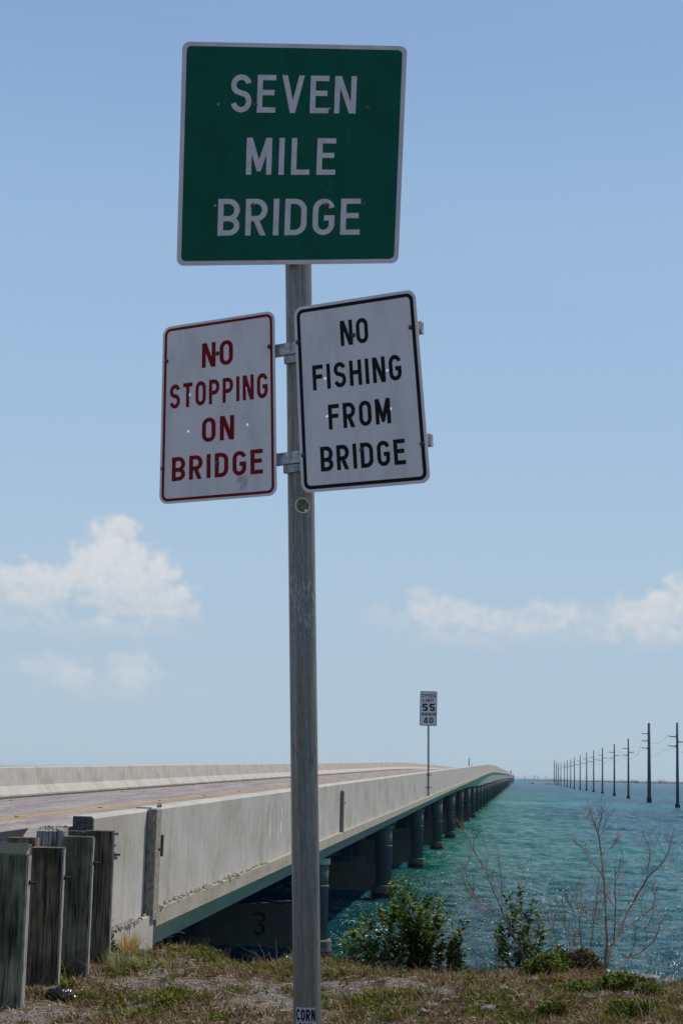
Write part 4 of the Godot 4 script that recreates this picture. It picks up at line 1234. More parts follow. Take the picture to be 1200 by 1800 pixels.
func make_posts() -> void:
	# [centre x, distance, foot, top, width, slope of the top, crack, bolt height, label]
	var P := [
		[-1.965, 10.5, 1.90, 2.873, 0.232, 0.055, -0.22, 2.705, "front green-stained timber post nearest the camera, with a mossy sloping top"],
		[-1.862, 11.3, 1.92, 2.882, 0.205, 0.0, -0.02, 2.69, "second timber guard rail post from the front, brown-grey with a long dark crack"],
		[-1.782, 12.1, 1.95, 2.925, 0.200, 0.0, 0.1, 2.745, "third timber guard rail post from the front, greenish, in front of a bleached block"],
		[-1.752, 12.95, 1.95, 2.938, 0.212, 0.0, 0.02, 2.765, "fourth timber post, darkest and farthest, right against the concrete parapet end"]]
	for i in 4:
		var p: Array = P[i]
		var t := thing("guardrail_post", p[8], "post", Vector3(p[0], p[2], -p[1] - p[4] / 2), 0.087, "timber guard rail posts")
		part("timber", post_mesh(p[4], p[4] * 0.95, p[3] - p[2], 100 + i, p[5], p[6]), mats["timber%d" % i], t)
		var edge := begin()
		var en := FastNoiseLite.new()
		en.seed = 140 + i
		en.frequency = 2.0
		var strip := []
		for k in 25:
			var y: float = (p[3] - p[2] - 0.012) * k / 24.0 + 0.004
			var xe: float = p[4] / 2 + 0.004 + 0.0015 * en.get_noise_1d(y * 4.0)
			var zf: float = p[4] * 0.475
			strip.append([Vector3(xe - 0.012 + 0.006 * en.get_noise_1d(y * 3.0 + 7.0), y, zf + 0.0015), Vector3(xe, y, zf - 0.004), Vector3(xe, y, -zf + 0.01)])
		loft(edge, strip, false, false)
		part("weathered_sunlit_side", done(edge), mats.bleached, t)  # weathered wood, with sun on the right face painted in as paleness
		if i == 0:
			var cap := begin()
			var hh: float = p[3] - p[2]
			var q: float = p[4] / 2 - 0.012
			quad(cap, Vector3(-q, hh + 0.006, q - 0.005), Vector3(-q, hh + 0.062, -q), Vector3(q, hh + 0.062, -q), Vector3(q, hh + 0.006, q - 0.005))
			part("moss", done(cap), mats.moss, t)
		var st := begin()
		var x1: float = p[4] / 2
		var by: float = p[7] - p[2]
		tube(st, [Vector3(x1 - 0.02, by, 0.03), Vector3(x1 + 0.05, by, 0.03)], 0.0085, 0.0085, 8)
		tube(st, [Vector3(x1 - 0.002, by, 0.03), Vector3(x1 + 0.012, by, 0.03)], 0.017, 0.017, 6)
		part("bolt", done(st), mats.rust, t)
		if i == 3:
			st = begin()
			tube(st, [Vector3(x1 - 0.01, by + 0.155, 0.03), Vector3(x1 + 0.03, by + 0.155, 0.03)], 0.012, 0.012, 6)
			tube(st, [Vector3(x1 - 0.01, by + 0.07, 0.03), Vector3(x1 + 0.016, by + 0.07, 0.03)], 0.012, 0.012, 6)
			tube(st, [Vector3(x1 - 0.01, by - 0.025, 0.03), Vector3(x1 + 0.03, by - 0.025, 0.03)], 0.012, 0.012, 6)
			part("bolt", done(st), mats.bleached, t)
	# offset blocks behind two of the posts, carrying the rail
	var L := ["dark timber offset block with lit right edge between the first two posts", "bleached splintery timber block behind the second and third posts", "brown timber block hidden behind the fourth post"]
	var B := [[-2.08, 11.62, 2.55, 2.93, 0.19], [-1.985, 12.22, 2.53, 2.955, 0.20], [-1.965, 13.05, 2.52, 2.93, 0.19]]
	for i in 3:
		var b: Array = B[i]
		var t := thing("offset_block", L[i], "timber block", Vector3(b[0], b[2], -b[1] - 0.07), -0.08, "timber offset blocks behind the guard rail")
		part("timber", post_mesh(b[4], 0.14, b[3] - b[2], 120 + i, 0.035 if i == 1 else 0.0, 0.1 if i else -0.3), mats.bleached if i == 1 else mats["timber%d" % (i + 1)], t)
		if i == 1:
			var st := begin()
			rng.seed = 9
			for k in 26:
				var x := rng.randf_range(-0.095, 0.095)
				var z := rng.randf_range(-0.06, 0.068)
				var h := rng.randf_range(0.002, 0.012)
				h += 0.035 * (0.07 - z) / 0.14
				box(st, Vector3(x - 0.006, b[3] - b[2] - 0.002, z - 0.01), Vector3(x + 0.006, b[3] - b[2] + h, z + 0.01), 0.002)
			part("splinters", done(st), mats.bleached, t)
	# W-shaped rail in front of the blocks
	var t := thing("guardrail", "dark steel guard rail seen from behind, running from the road to the parapet end", "guard rail", Vector3(-3.22, 0, 0), -TURN)
	var prof := [Vector2(0, 0.155), Vector2(-0.02, 0.15), Vector2(-0.055, 0.10), Vector2(-0.055, 0.075), Vector2(-0.005, 0.02), Vector2(-0.005, -0.02), Vector2(-0.055, -0.075), Vector2(-0.055, -0.10), Vector2(-0.02, -0.15), Vector2(0, -0.155)]
	var out := []
	for p in prof: out.append(Vector2(p.x - 0.50, p.y - 0.265))
	for k in range(prof.size() - 1, -1, -1): out.append(Vector2(prof[k].x - 0.506, prof[k].y - 0.265))
	part("rail", along(out, 0.0, 13.36, 2.0), mats.galvanised, t)

# ---------------------------------------------------------------- the big sign post and its signs
func bil(q: Array, u: float, v: float) -> Vector2:
	var lo: Vector2 = (q[3] as Vector2).lerp(q[2], u)
	var hi: Vector2 = (q[0] as Vector2).lerp(q[1], u)
	return lo.lerp(hi, v)

func rounded(q: Array, inset: float, radius: float, n := 7) -> PackedVector2Array:
	# rounded outline of the sheet q, as points of its plane; inset and radius in shares of its width
	var p := PackedVector2Array()
	var w := ((q[1] as Vector2) - (q[0] as Vector2)).length()
	var h := ((q[0] as Vector2) - (q[3] as Vector2)).length()
	var iu := inset / w
	var iv := inset / h
	var ru := radius / w
	var rv := radius / h
	for e in [[1.0 - iu - ru, 1.0 - iv - rv, 0.0], [iu + ru, 1.0 - iv - rv, 90.0], [iu + ru, iv + rv, 180.0], [1.0 - iu - ru, iv + rv, 270.0]]:
		for k in n:
			var a := deg_to_rad(e[2] + 90.0 * k / (n - 1))
			p.append(bil(q, e[0] + cos(a) * ru, e[1] + sin(a) * rv))
	return p

func sheet(called: String, outline: PackedVector2Array, front: float, depth: float, holes: Array, q: Array, mat: Material, parent: Node3D) -> void:
	# a thin sheet with real holes through it
	var c := CSGCombiner3D.new()
	c.name = called
	var p := CSGPolygon3D.new()
	p.name = "outline"
	p.polygon = outline
	p.depth = depth
	p.position.z = front
	p.material = mat
	c.add_child(p)
	for h in holes:
		var o := CSGCylinder3D.new()
		o.name = "hole"
		o.operation = CSGShape3D.OPERATION_SUBTRACTION
		o.radius = 0.0062
		o.height = 0.05
		o.sides = 10
		o.rotation.x = PI / 2
		o.material = mat
		var at := bil(q, h.x, h.y)
		o.position = Vector3(at.x, at.y, 0)
		c.add_child(o, true)
	parent.add_child(c, true)

func ring_mesh(a: PackedVector2Array, b: PackedVector2Array, z: float) -> ArrayMesh:
	var st := begin()
	for k in a.size():
		var k2 := (k + 1) % a.size()
		quad(st, Vector3(a[k].x, a[k].y, z), Vector3(a[k2].x, a[k2].y, z), Vector3(b[k2].x, b[k2].y, z), Vector3(b[k].x, b[k].y, z))
	return done(st)

func bolt_heads(parent: Node3D, q: Array, spots: Array, r := 0.0085) -> void:
	for s in spots:
		var st := begin()
		lathe(st, [Vector2(r * 1.25, 0.001), Vector2(r * 1.25, 0.003), Vector2(r * 0.8, 0.0032), Vector2(r * 0.75, 0.009), Vector2(r * 0.4, 0.010)], 12)
		var o := part("bolt", done(st), mats.bolt, parent)
		o.rotation.x = PI / 2
		var at := bil(q, s.x, s.y)
		o.position = Vector3(at.x, at.y, 0)

func sign_at(called: String, label: String, at: Vector3, rot: Vector3) -> Node3D:
	var t := thing(called, label, "sign", at)
	t.rotation_degrees = rot
	return t

const POST_LOW := Vector3(-0.0615, 1.9, -6.72)
const POST_TOP := Vector3(-0.2305, 6.25, -6.72)

func post_point(around: float, y: float, out: float) -> Vector3:
	# around: 0 faces the camera, growing to the right
	var c := POST_LOW.lerp(POST_TOP, (y - POST_LOW.y) / (POST_TOP.y - POST_LOW.y))
	return c + Vector3(sin(around), 0, cos(around)) * (0.0532 + out)

func post_texture() -> ImageTexture:
	var w := 256
	var h := 2048
	var im := Image.create(w, h, false, Image.FORMAT_RGB8)
	var f := FastNoiseLite.new()
	f.seed = 31
	f.frequency = 1.0
	f.fractal_octaves = 4
	for y in h:
		for x in w:
			var a := TAU * x / w
			var cx := cos(a) * 3.2
			var cz := sin(a) * 3.2
			var n := f.get_noise_3d(cx * 0.7, y * 0.0035, cz * 0.7)
			var n2 := f.get_noise_3d(cx * 2.0, y * 0.02, cz * 2.0 + 9.0)
			var v := 0.60 + 0.10 * n + 0.09 * n2
			var c := Color(v * 0.99, v * 0.99, v * 0.98)
			# brownish drips that run down the front
			var br := clampf(f.get_noise_3d(cx * 1.1 + 20.0, y * 0.0012, cz * 1.1) * 2.0 + 0.25, 0.0, 1.0)
			c = c.lerp(Color(v * 0.84, v * 0.75, v * 0.64), br * 0.55)
			var sp := f.get_noise_3d(cx * 6.0, y * 0.05, cz * 6.0 + 30.0)
			if sp > 0.42: c = c.darkened(0.3)
			im.set_pixel(x, y, c)
	# scraped off stickers and scribbles: white flecks and dark marks; row 0 is the top of the post
	var r := RandomNumberGenerator.new()
	r.seed = 8
	var rows := [[4.36, 4.42, 24, 0.5], [4.22, 4.31, 60, 0.75], [4.12, 4.22, 44, 0.7], [3.98, 4.10, 30, 0.55], [3.3, 3.9, 26, 0.4]]
	for e in rows:
		for i in int(e[2]):
			var y := int((POST_TOP.y - r.randf_range(e[0], e[1])) / (POST_TOP.y - POST_LOW.y) * h)
			var x := int(w * (0.5 + r.randf_range(-0.23, 0.23)))
			var ww := r.randi_range(1, 4)
			var hh := r.randi_range(2, 13)
			for yy in hh:
				for xx in ww:
					if r.randf() < 0.7:
						var px := clampi(x + xx, 0, w - 1)
						var py := clampi(y + yy, 0, h - 1)
						im.set_pixel(px, py, im.get_pixel(px, py).lerp(Color(0.85, 0.85, 0.87), e[3]))
	for i in 26:
		var y0 := int((POST_TOP.y - r.randf_range(3.63, 3.70)) / (POST_TOP.y - POST_LOW.y) * h)
		var x0 := int(w * (0.5 + r.randf_range(-0.19, 0.17)))
		for k in r.randi_range(5, 16):
			im.set_pixel(clampi(x0 + k / 5, 0, w - 1), clampi(y0 + k, 0, h - 1), Color(0.16, 0.16, 0.18))
	return ImageTexture.create_from_image(im)

func make_sign_post() -> void:
	var t := thing("sign_post", "tall round galvanised steel post with scraped off stickers, holding three road signs", "sign post", POST_LOW)
	var st := SurfaceTool.new()
	st.begin(Mesh.PRIMITIVE_TRIANGLES)
	st.set_smooth_group(0)
	var n := 40
	for i in 41:
		for k in n + 1:
			var v := i / 40.0
			var a := TAU * k / n - PI
			st.set_uv(Vector2(float(k) / n, 1.0 - v))
			st.add_vertex(post_point(a, lerpf(POST_LOW.y - 0.3, POST_TOP.y, v), 0.0) - POST_LOW)
	for i in 40:
		for k in n:
			var q := i * (n + 1) + k
			for e in [q, q + n + 1, q + 1, q + 1, q + n + 1, q + n + 2]: st.add_index(e)
	st.generate_normals()
	var m := plain_mat(Color(0.80, 0.79, 0.77), 0.42, 0.4)
	m.albedo_texture = post_texture()
	m.heightmap_enabled = true
	m.heightmap_texture = noise_tex(50, 0.05, 4, [gray(0), gray(1)], [0.2, 0.8], 256)
	m.heightmap_scale = 0.08
	part("pole", st.commit(), m, t)
	st = begin()
	lathe(st, [Vector2(0.056, 0.0), Vector2(0.056, 0.02), Vector2(0.03, 0.035)], 24, POST_TOP - POST_LOW)
	part("cap", done(st), mats.galvanised, t)

	# round sticker: white rim, dark picture with blots of red, green and yellow
	var k := top("sticker", null, null, "small round sticker with a white rim and dark multicoloured print on the post", "sticker", "")
	var disc := SurfaceTool.new()
	disc.begin(Mesh.PRIMITIVE_TRIANGLES)
	disc.set_smooth_group(-1)
	var c0 := Vector2(0.007, 4.447)
	var px := func(p: Vector2, out: float) -> Vector3: return post_point((c0.x + p.x) / 0.0532, c0.y + p.y, out) - POST_LOW
	var blot := FastNoiseLite.new()
	blot.seed = 3
	blot.frequency = 60.0
	var cs := [Color(0.02, 0.02, 0.018), Color(0.10, 0.025, 0.015), Color(0.03, 0.08, 0.03), Color(0.18, 0.15, 0.02), Color(0.16, 0.06, 0.02)]
	for ri in 7:
		for ai in 24:
			var r0 := 0.031 * ri / 7.0
			var r1 := 0.031 * (ri + 1) / 7.0
			var a0 := TAU * ai / 24.0
			var a1 := TAU * (ai + 1) / 24.0
			var mid := Vector2(cos(a0), sin(a0)) * r0
			var col := Color(0.55, 0.55, 0.56)
			if ri < 6:
				var v := blot.get_noise_2d(mid.x, mid.y)
				col = cs[clampi(int((v + 0.7) * 3.6), 0, 4)]
				if mid.y < -0.012 and v > 0.1: col = Color(0.5, 0.5, 0.5)
			for e in [[r0, a0], [r1, a0], [r1, a1], [r0, a0], [r1, a1], [r0, a1]]:
				disc.set_color(col)
				disc.add_vertex(px.call(Vector2(cos(e[1]), sin(e[1])) * e[0], 0.0012))
	disc.generate_normals()
	k.mesh = disc.commit()
	k.position = POST_LOW
	var vm := plain_mat(Color.WHITE, 0.35)
	vm.vertex_color_use_as_albedo = true
	k.material_override = vm
	# the stencilled label low on the post
	var lab := thing("stencil_label", "pale rectangular label with black stencilled letters low on the post", "label", POST_LOW)
	st = begin()
	for i in 10:
		var x0 := lerpf(-0.046, 0.036, i / 10.0)
		var x1 := lerpf(-0.046, 0.036, (i + 1) / 10.0)
		for y in [[2.524, 2.474], [2.472, 2.30]]:
			quad(st, post_point(x0 / 0.0532, y[1], 0.001) - POST_LOW, post_point(x0 / 0.0532, y[0], 0.001) - POST_LOW, post_point(x1 / 0.0532, y[0], 0.001) - POST_LOW, post_point(x1 / 0.0532, y[1], 0.001) - POST_LOW)
	part("backing", done(st), plain_mat(lin(0.42, 0.42, 0.43), 0.6), lab)
	var on := func(u: float, v: float, z: float) -> Vector3: return post_point(u / 0.0532, v, 0.0015 + z) - POST_LOW
	lettering("CORN", 0.2, -0.043, 0.033, 2.476, 2.518, 0.0, on, mats.ink_black, lab, 0.1)
	lettering("307", 0.2, -0.034, 0.020, 2.428, 2.468, 0.0, on, mats.ink_black, lab, 0.1)

	# ---- green sign
	var q := [Vector2(-0.4644, 0.4745), Vector2(0.4585, 0.4577), Vector2(0.4466, -0.4476), Vector2(-0.449, -0.4703)]
	var s := sign_at("place_sign", "large square green sign lettered SEVEN MILE BRIDGE at the top of the post", Vector3(-0.239, 5.8838, -6.63), Vector3(2, -4, -0.55))
	var holes := [Vector2(0.168, 0.72), Vector2(0.666, 0.707), Vector2(0.586, 0.823), Vector2(0.167, 0.265)]
	sheet("panel", rounded(q, 0.0, 0.030), 0.0, 0.003, holes, q, mats.sheet_edge, s)
	sheet("green_face", rounded(q, 0.0185, 0.020), 0.0008, 0.0012, holes, q, mats.sheet_green, s)
	var on_q := func(u: float, v: float, z: float) -> Vector3:
		var p := bil(q, u, v)
		return Vector3(p.x, p.y, z)
	lettering("SEVEN", 0.142, 0.2240, 0.7835, 0.6825, 0.8546, 0.0014, on_q, mats.ink_white, s, 0.155)
	lettering("MILE", 0.142, 0.3021, 0.7025, 0.4019, 0.5685, 0.0014, on_q, mats.ink_white, s, 0.19)
	lettering("BRIDGE", 0.142, 0.1819, 0.8215, 0.1299, 0.2936, 0.0014, on_q, mats.ink_white, s, 0.155)
	bolt_heads(s, q, [Vector2(0.836, 0.709), Vector2(0.833, 0.268), Vector2(0.67, 0.263), Vector2(0.333, 0.717), Vector2(0.339, 0.262)])
	# scratches in the sheet
	st = begin()
	rng.seed = 15
	for e in [[0.69, 0.38, 0.64, 0.24], [0.64, 0.17, 0.60, 0.04], [0.755, 0.62, 0.752, 0.50], [0.752, 0.46, 0.752, 0.40]]:
		var a := bil(q, e[0], e[1])
		var b := bil(q, e[2], e[3])
		var nrm := (b - a).orthogonal().normalized() * 0.0014
		quad(st, Vector3(a.x, a.y, 0.0018), Vector3(a.x + nrm.x, a.y + nrm.y, 0.0018), Vector3(b.x + nrm.x * 0.4, b.y + nrm.y * 0.4, 0.0018), Vector3(b.x, b.y, 0.0018))
	part("scratch", done(st), plain_mat(lin(0.03, 0.16, 0.12), 0.4), s)
	st = begin()
	for v in [0.715, 0.265]:
		var p := bil(q, 0.5, v)
		box(st, Vector3(p.x - 0.34, p.y - 0.02, -0.034), Vector3(p.x + 0.34, p.y + 0.02, -0.0031), 0.002)
	part("stringer", done(st), mats.alu, s)

	# ---- the two white signs
	var L := ["white sign with red border lettered NO STOPPING ON BRIDGE, left of the post", "white sign with black border lettered NO FISHING FROM BRIDGE, right of the post"]
	var Q := [
		[Vector2(-0.2693, 0.3687), Vector2(0.2574, 0.3816), Vector2(0.2712, -0.3683), Vector2(-0.278, -0.3721)],
		[Vector2(-0.2942, 0.3731), Vector2(0.2362, 0.3869), Vector2(0.2948, -0.3706), Vector2(-0.2573, -0.3766)]]
	var T := [
		[["NO", 0.3606, 0.6355, 0.7380, 0.8749], ["STOPPING", 0.0758, 0.9360, 0.5297, 0.6658], ["ON", 0.3670, 0.6462, 0.3233, 0.4572], ["BRIDGE", 0.1060, 0.8881, 0.1234, 0.2559]],
		[["NO", 0.3776, 0.6029, 0.7565, 0.8904], ["FISHING", 0.1322, 0.8455, 0.5388, 0.6728], ["FROM", 0.2448, 0.7372, 0.3215, 0.4538], ["BRIDGE", 0.1646, 0.8285, 0.1043, 0.2353]]]
	var H := [[Vector2(0.252, 0.598), Vector2(0.756, 0.597), Vector2(0.245, 0.395), Vector2(0.759, 0.396), Vector2(0.971, 0.197)], [Vector2(0.233, 0.597), Vector2(0.734, 0.598), Vector2(0.233, 0.395), Vector2(0.738, 0.397)]]
	var D := [[Vector2(0.498, 0.808), Vector2(0.038, 0.804), Vector2(0.954, 0.806), Vector2(0.5, 0.199), Vector2(0.025, 0.199)], [Vector2(0.483, 0.805), Vector2(0.022, 0.809), Vector2(0.943, 0.804), Vector2(0.493, 0.199), Vector2(0.027, 0.2), Vector2(0.958, 0.2)]]
	for i in 2:
		var qq: Array = Q[i]
		var g := sign_at("regulatory_sign", L[i], [Vector3(-0.5084, 4.8504, -6.78), Vector3(0.0616, 4.8665, -6.49)][i], Vector3(2, -27, 0.6))
		sheet("panel", rounded(qq, 0.0, 0.036), 0.0, 0.003, H[i], qq, mats.sheet_white, g)
		var ink: Material = [mats.ink_red, mats.ink_black][i]
		part("border", ring_mesh(rounded(qq, [0.010, 0.012][i], 0.028), rounded(qq, [0.021, 0.026][i], [0.018, 0.016][i]), 0.0008), ink, g)
		var on_g := func(u: float, v: float, z: float) -> Vector3:
			var p := bil(qq, u, v)
			return Vector3(p.x, p.y, z)
		for l in T[i]:
			lettering(l[0], 0.165, l[1], l[2], l[3], l[4], 0.0009, on_g, ink, g, 0.175)
		bolt_heads(g, qq, D[i], 0.0075)
		if i == 0:
			st = begin()
			for e in [[0.70, 0.10, 0.030, 0.022], [0.73, 0.085, 0.02, 0.028], [0.68, 0.13, 0.014, 0.012], [0.71, 0.055, 0.012, 0.014]]:
				var c := bil(qq, e[0], e[1])
				var pv := Vector3(c.x, c.y, 0.0007 + 0.0001 * e[2] * 10)
				for a in 10:
					var r1: float = 0.7 + 0.3 * sin(a * 2.4)
					var r2: float = 0.7 + 0.3 * sin((a + 1) * 2.4) if a < 9 else 0.7
					tri(st, pv, pv + Vector3(cos(TAU * a / 10) * e[2] * r1, sin(TAU * a / 10) * e[3] * r1, 0), pv + Vector3(cos(TAU * (a + 1) / 10) * e[2] * r2, sin(TAU * (a + 1) / 10) * e[3] * r2, 0))
			part("smudge", done(st), plain_mat(lin(0.42, 0.39, 0.39), 0.6), g)
	# the two bars that carry them
	for i in 2:
		var b := thing("sign_bracket", ["upper aluminium bar clamped to the post behind the two white signs", "lower aluminium bar clamped to the post behind the two white signs"][i], "bracket", [Vector3(-0.18, 5.083, -6.643), Vector3(-0.17, 4.640, -6.658)][i])
		b.rotation_degrees = Vector3(2, -27, 3.0)
		st = begin()
		var x1: float = [0.535, 0.572][i]
		box(st, Vector3(-0.55, -0.024, -0.012), Vector3(x1, 0.024, 0.012), 0.002)
		part("bar", done(st), mats.alu, b)
		st = begin()
		box(st, Vector3(-0.075, -0.058, -0.020), Vector3(0.075, -0.0245, 0.006), 0.003)
		part("clamp", done(st), mats.galvanised, b)
		st = begin(false)
		var u := []
		for a in 15: u.append(Vector3(-0.064 * cos(PI * a / 14.0), -0.04, -0.02 - 0.055 - 0.058 * sin(PI * a / 14.0)))
		u.push_front(Vector3(-0.064, -0.04, -0.01))
		u.append(Vector3(0.064, -0.04, -0.01))
		tube(st, u, 0.006, 0.006, 6)
		part("u_bolt", done(st), mats.galvanised, b)

func make_speed_sign() -> void:
	var yb := crown(62.0)
	var at := Vector3(-3.22 + M * 61.7 + 0.075, yb - 0.84, -61.7)
	var t := thing("speed_limit_sign", "small tall white sign lettered SPEED LIMIT 55 MINIMUM 40 by the bridge parapet", "sign", at, -0.05)
	var st := begin()
	tube(st, [Vector3(0, 0, 0), Vector3(-0.05, 3.66, 0)], 0.038, 0.034, 12)
	part("pole", done(st), mats.galvanised, t)
	st = begin()
	for y in [0.30, 0.74]:
		box(st, Vector3(-0.13, y - 0.03, -0.05), Vector3(0.06, y + 0.03, 0.05), 0.005)
		tube(st, [Vector3(0.05, y, 0.0), Vector3(0.13, y, 0.0)], 0.014, 0.01, 6)
	part("bracket", done(st), mats.galvanised, t)
	var w := 0.305
	var h := 0.615
	var c := Vector3(-0.045, 3.095, 0.045)
	var q := [Vector2(-w, h), Vector2(w, h), Vector2(w, -h), Vector2(-w, -h)]
	for i in 4: q[i] += Vector2(c.x, c.y)
	var pan := begin()
	prism(pan, rounded(q, 0.0, 0.045, 5), c.z - 0.003, c.z)
	part("panel", done(pan), mats.sheet_white, t)
	part("border", ring_mesh(rounded(q, 0.002, 0.043, 5), rounded(q, 0.020, 0.03, 5), c.z + 0.003), mats.ink_black, t)
	var on := func(u: float, v: float, z: float) -> Vector3:
		var p := bil(q, u, v)
		return Vector3(p.x, p.y, c.z + z)
	lettering("SPEED", 0.155, 0.11, 0.91, 0.828, 0.92, 0.003, on, mats.ink_black, t, 0.2)
	lettering("LIMIT", 0.155, 0.18, 0.81, 0.694, 0.784, 0.003, on, mats.ink_black, t, 0.22)
	lettering("55", 0.2, 0.135, 0.875, 0.425, 0.64, 0.003, on, mats.ink_black, t, 0.16)
	lettering("MINIMUM", 0.14, 0.09, 0.92, 0.29, 0.38, 0.003, on, mats.ink_black, t, 0.18)
	lettering("40", 0.17, 0.22, 0.79, 0.07, 0.242, 0.003, on, mats.ink_black, t, 0.2)

# ---------------------------------------------------------------- utility poles, wires and the far shore
func make_utility() -> void:
	var n := POLES.size()
	var tops := []
	for i in n:
		var p: Vector3 = POLES[i]
		var lab := "dark thin utility pole in the water, %s of the row from the right" % ["first", "second", "third", "fourth", "fifth", "sixth", "seventh", "eighth", "ninth", "tenth", "eleventh", "twelfth", "thirteenth", "fourteenth", "fifteenth", "sixteenth"][i]
		if i == 0: lab = "utility pole nearest the photo's right edge, with arms on both sides"
		if i == 1: lab = "tallest thick utility pole with three arms on its left side only"
		if i == 2: lab = "first thin utility pole behind the thick one with three arms"
		if i == n - 1: lab = "farthest utility pole standing on the low rocks"
		var t := thing("utility_pole", lab, "utility pole", Vector3(p.x, 0, p.z), -TURN, "utility poles standing in the water")
		var thick := i == 1
		var r: float = 0.23 if thick else 0.155
		if i > 12: r = 0.22
		var st := begin(false)
		lathe(st, [Vector2(r * 1.35, 0.6), Vector2(r * 1.05, p.y * 0.6), Vector2(r * 0.85, p.y)], 14)
		part("pole", done(st), mats.pole_far, t)
		st = begin()
		var br := 0.40 if thick else 0.34
		lathe(st, [Vector2(br, -1.0), Vector2(br, 0.85 if thick else 0.55), Vector2(br * 0.8, 1.0 if thick else 0.68), Vector2(0.1, 1.05 if thick else 0.7)], 16)
		part("base", done(st), mats.pole_base, t)
		var arms := [[-1, 0.865], [-1, 0.775], [-1, 0.685]] if thick else [[-1, 0.835], [1, 0.775], [-1, 0.725]]
		var tp := []
		for a in arms:
			st = begin()
			var y: float = p.y * a[1]
			var x: float = a[0] * 1.15
			tube(st, [Vector3(a[0] * r * 0.5, y - 0.02, 0), Vector3(x * 0.7, y + 0.02, 0), Vector3(x, y + 0.12, 0)], 0.075, 0.045, 6)
			part("arm", done(st), mats.pole_far, t)
			st = begin()
			lathe(st, [Vector2(0.05, y - 0.02), Vector2(0.08, y + 0.08), Vector2(0.05, y + 0.2)], 6, Vector3(a[0] * r * 0.9, 0, 0))
			part("insulator", done(st), mats.pole_far, t)
			tp.append(t.transform * Vector3(x, y + 0.1, 0))
		tops.append(tp)
	var first := []
	for v in tops[0]: first.append(v + Vector3(-6.0, 0.0, 54.0))
	var runs := [first] + tops
	var L := ["highest sagging wire strung along the row of utility poles", "middle sagging wire strung along the row of utility poles", "lowest sagging wire strung along the row of utility poles"]
	for w in 3:
		var st := begin(false)
		for i in mini(runs.size() - 1, 12):
			var a: Vector3 = runs[i][w]
			var b: Vector3 = runs[i + 1][w]
			var pts := []
			for k in 13:
				var f := k / 12.0
				pts.append(a.lerp(b, f) - Vector3(0, 4.0 * f * (1.0 - f) * 1.3, 0))
			tube(st, pts, 0.010, 0.010, 4, false)
		top("power_wire", done(st), mats.wire, L[w], "wire", "wires between the utility poles")
	# low rocks the last poles stand on
	for e in [[140.5, -1122.0, 6.6, "long low dark rocks at the foot of the farthest utility poles"], [129.0, -1130.0, 1.9, "small low dark rock left of the longer rocks"]]:
		var st := begin(false)
		var f := FastNoiseLite.new()
		f.seed = int(e[2] * 10)
		f.frequency = 0.35
		var rows := []
		for j in 7:
			var row := []
			for i in 25:
				var u := i / 24.0 * 2.0 - 1.0
				var v := j / 6.0 * 2.0 - 1.0
				var hgt: float = maxf(0.0, 1.0 - u * u - v * v * 0.8) * (0.9 + 1.6 * f.get_noise_2d(u * e[2] * 2.0, v * 3.0))
				row.append(Vector3(e[0] + u * e[2], hgt - 0.1, e[1] + v * 2.5))
			rows.append(row)
		loft(st, rows, false, false)
		top("rocky_islet", done(st), mats.pole_far, e[3], "rocks")
	# far keys on the horizon
	var land := grained(lin(0.035, 0.045, 0.05), noise_tex(60, 0.03, 3, [gray(0.5), gray(1)], [0.3, 0.7], 256), Vector3(0.02, 0.05, 0.02), 1.0)
	var f := FastNoiseLite.new()
	f.seed = 90
	f.frequency = 0.012
	f.fractal_octaves = 4
	for e in [[430.0, 900.0, 4200.0, 2.4, 2.0, "far_island"], [515.0, 1300.0, 3300.0, 2.6, 5.0, "far_shore"]]:
		var st := begin(false)
		var rows := []
		for i in 120:
			var x: float = lerpf(e[0], e[1], i / 119.0)
			var hgt: float = maxf(0.5, e[3] + e[4] * f.get_noise_1d(x * 1.0 + e[2]) + 1.2 * f.get_noise_1d(x * 5.0)) * smooth(0.0, 0.12, i / 119.0)
			rows.append([Vector3(x, -0.5, -e[2]), Vector3(x, hgt * 0.8, -e[2] - 8.0), Vector3(x, hgt, -e[2] - 25.0), Vector3(x, -0.5, -e[2] - 80.0)])
		loft(st, rows, false, false)
		struct(e[5], done(st), land)
	rng.seed = 44
	var pale := plain_mat(lin(0.62, 0.58, 0.55), 0.9)
	var roof := plain_mat(lin(0.35, 0.30, 0.29), 0.9)
	var H := [[548.0, 5, 18], [566.0, 6, 10], [577.0, 4, 22], [601.0, 5, 26], [617.0, 7, 10], [634.0, 5, 20], [650.0, 5, 14]]
	for i in H.size():
		var b: Array = H[i]
		var t := thing("distant_building", "tiny pale building on the hazy far shore behind the utility poles", "building", Vector3(b[0], 0, -3265.0), 0.0, "pale buildings on the far shore")
		var st := begin()
		var hw: float = b[2] / 2.0
		box(st, Vector3(-hw, 0, -6), Vector3(hw, b[1] * 0.75, 6))
		part("wall", done(st), pale, t)
		st = begin()
		var y: float = b[1] * 0.75
		loft(st, [[Vector3(-hw - 0.5, y, 6.5), Vector3(-hw - 0.5, y + b[1] * 0.3, 0), Vector3(-hw - 0.5, y, -6.5)], [Vector3(hw + 0.5, y, 6.5), Vector3(hw + 0.5, y + b[1] * 0.3, 0), Vector3(hw + 0.5, y, -6.5)]])
		part("roof", done(st), roof, t)
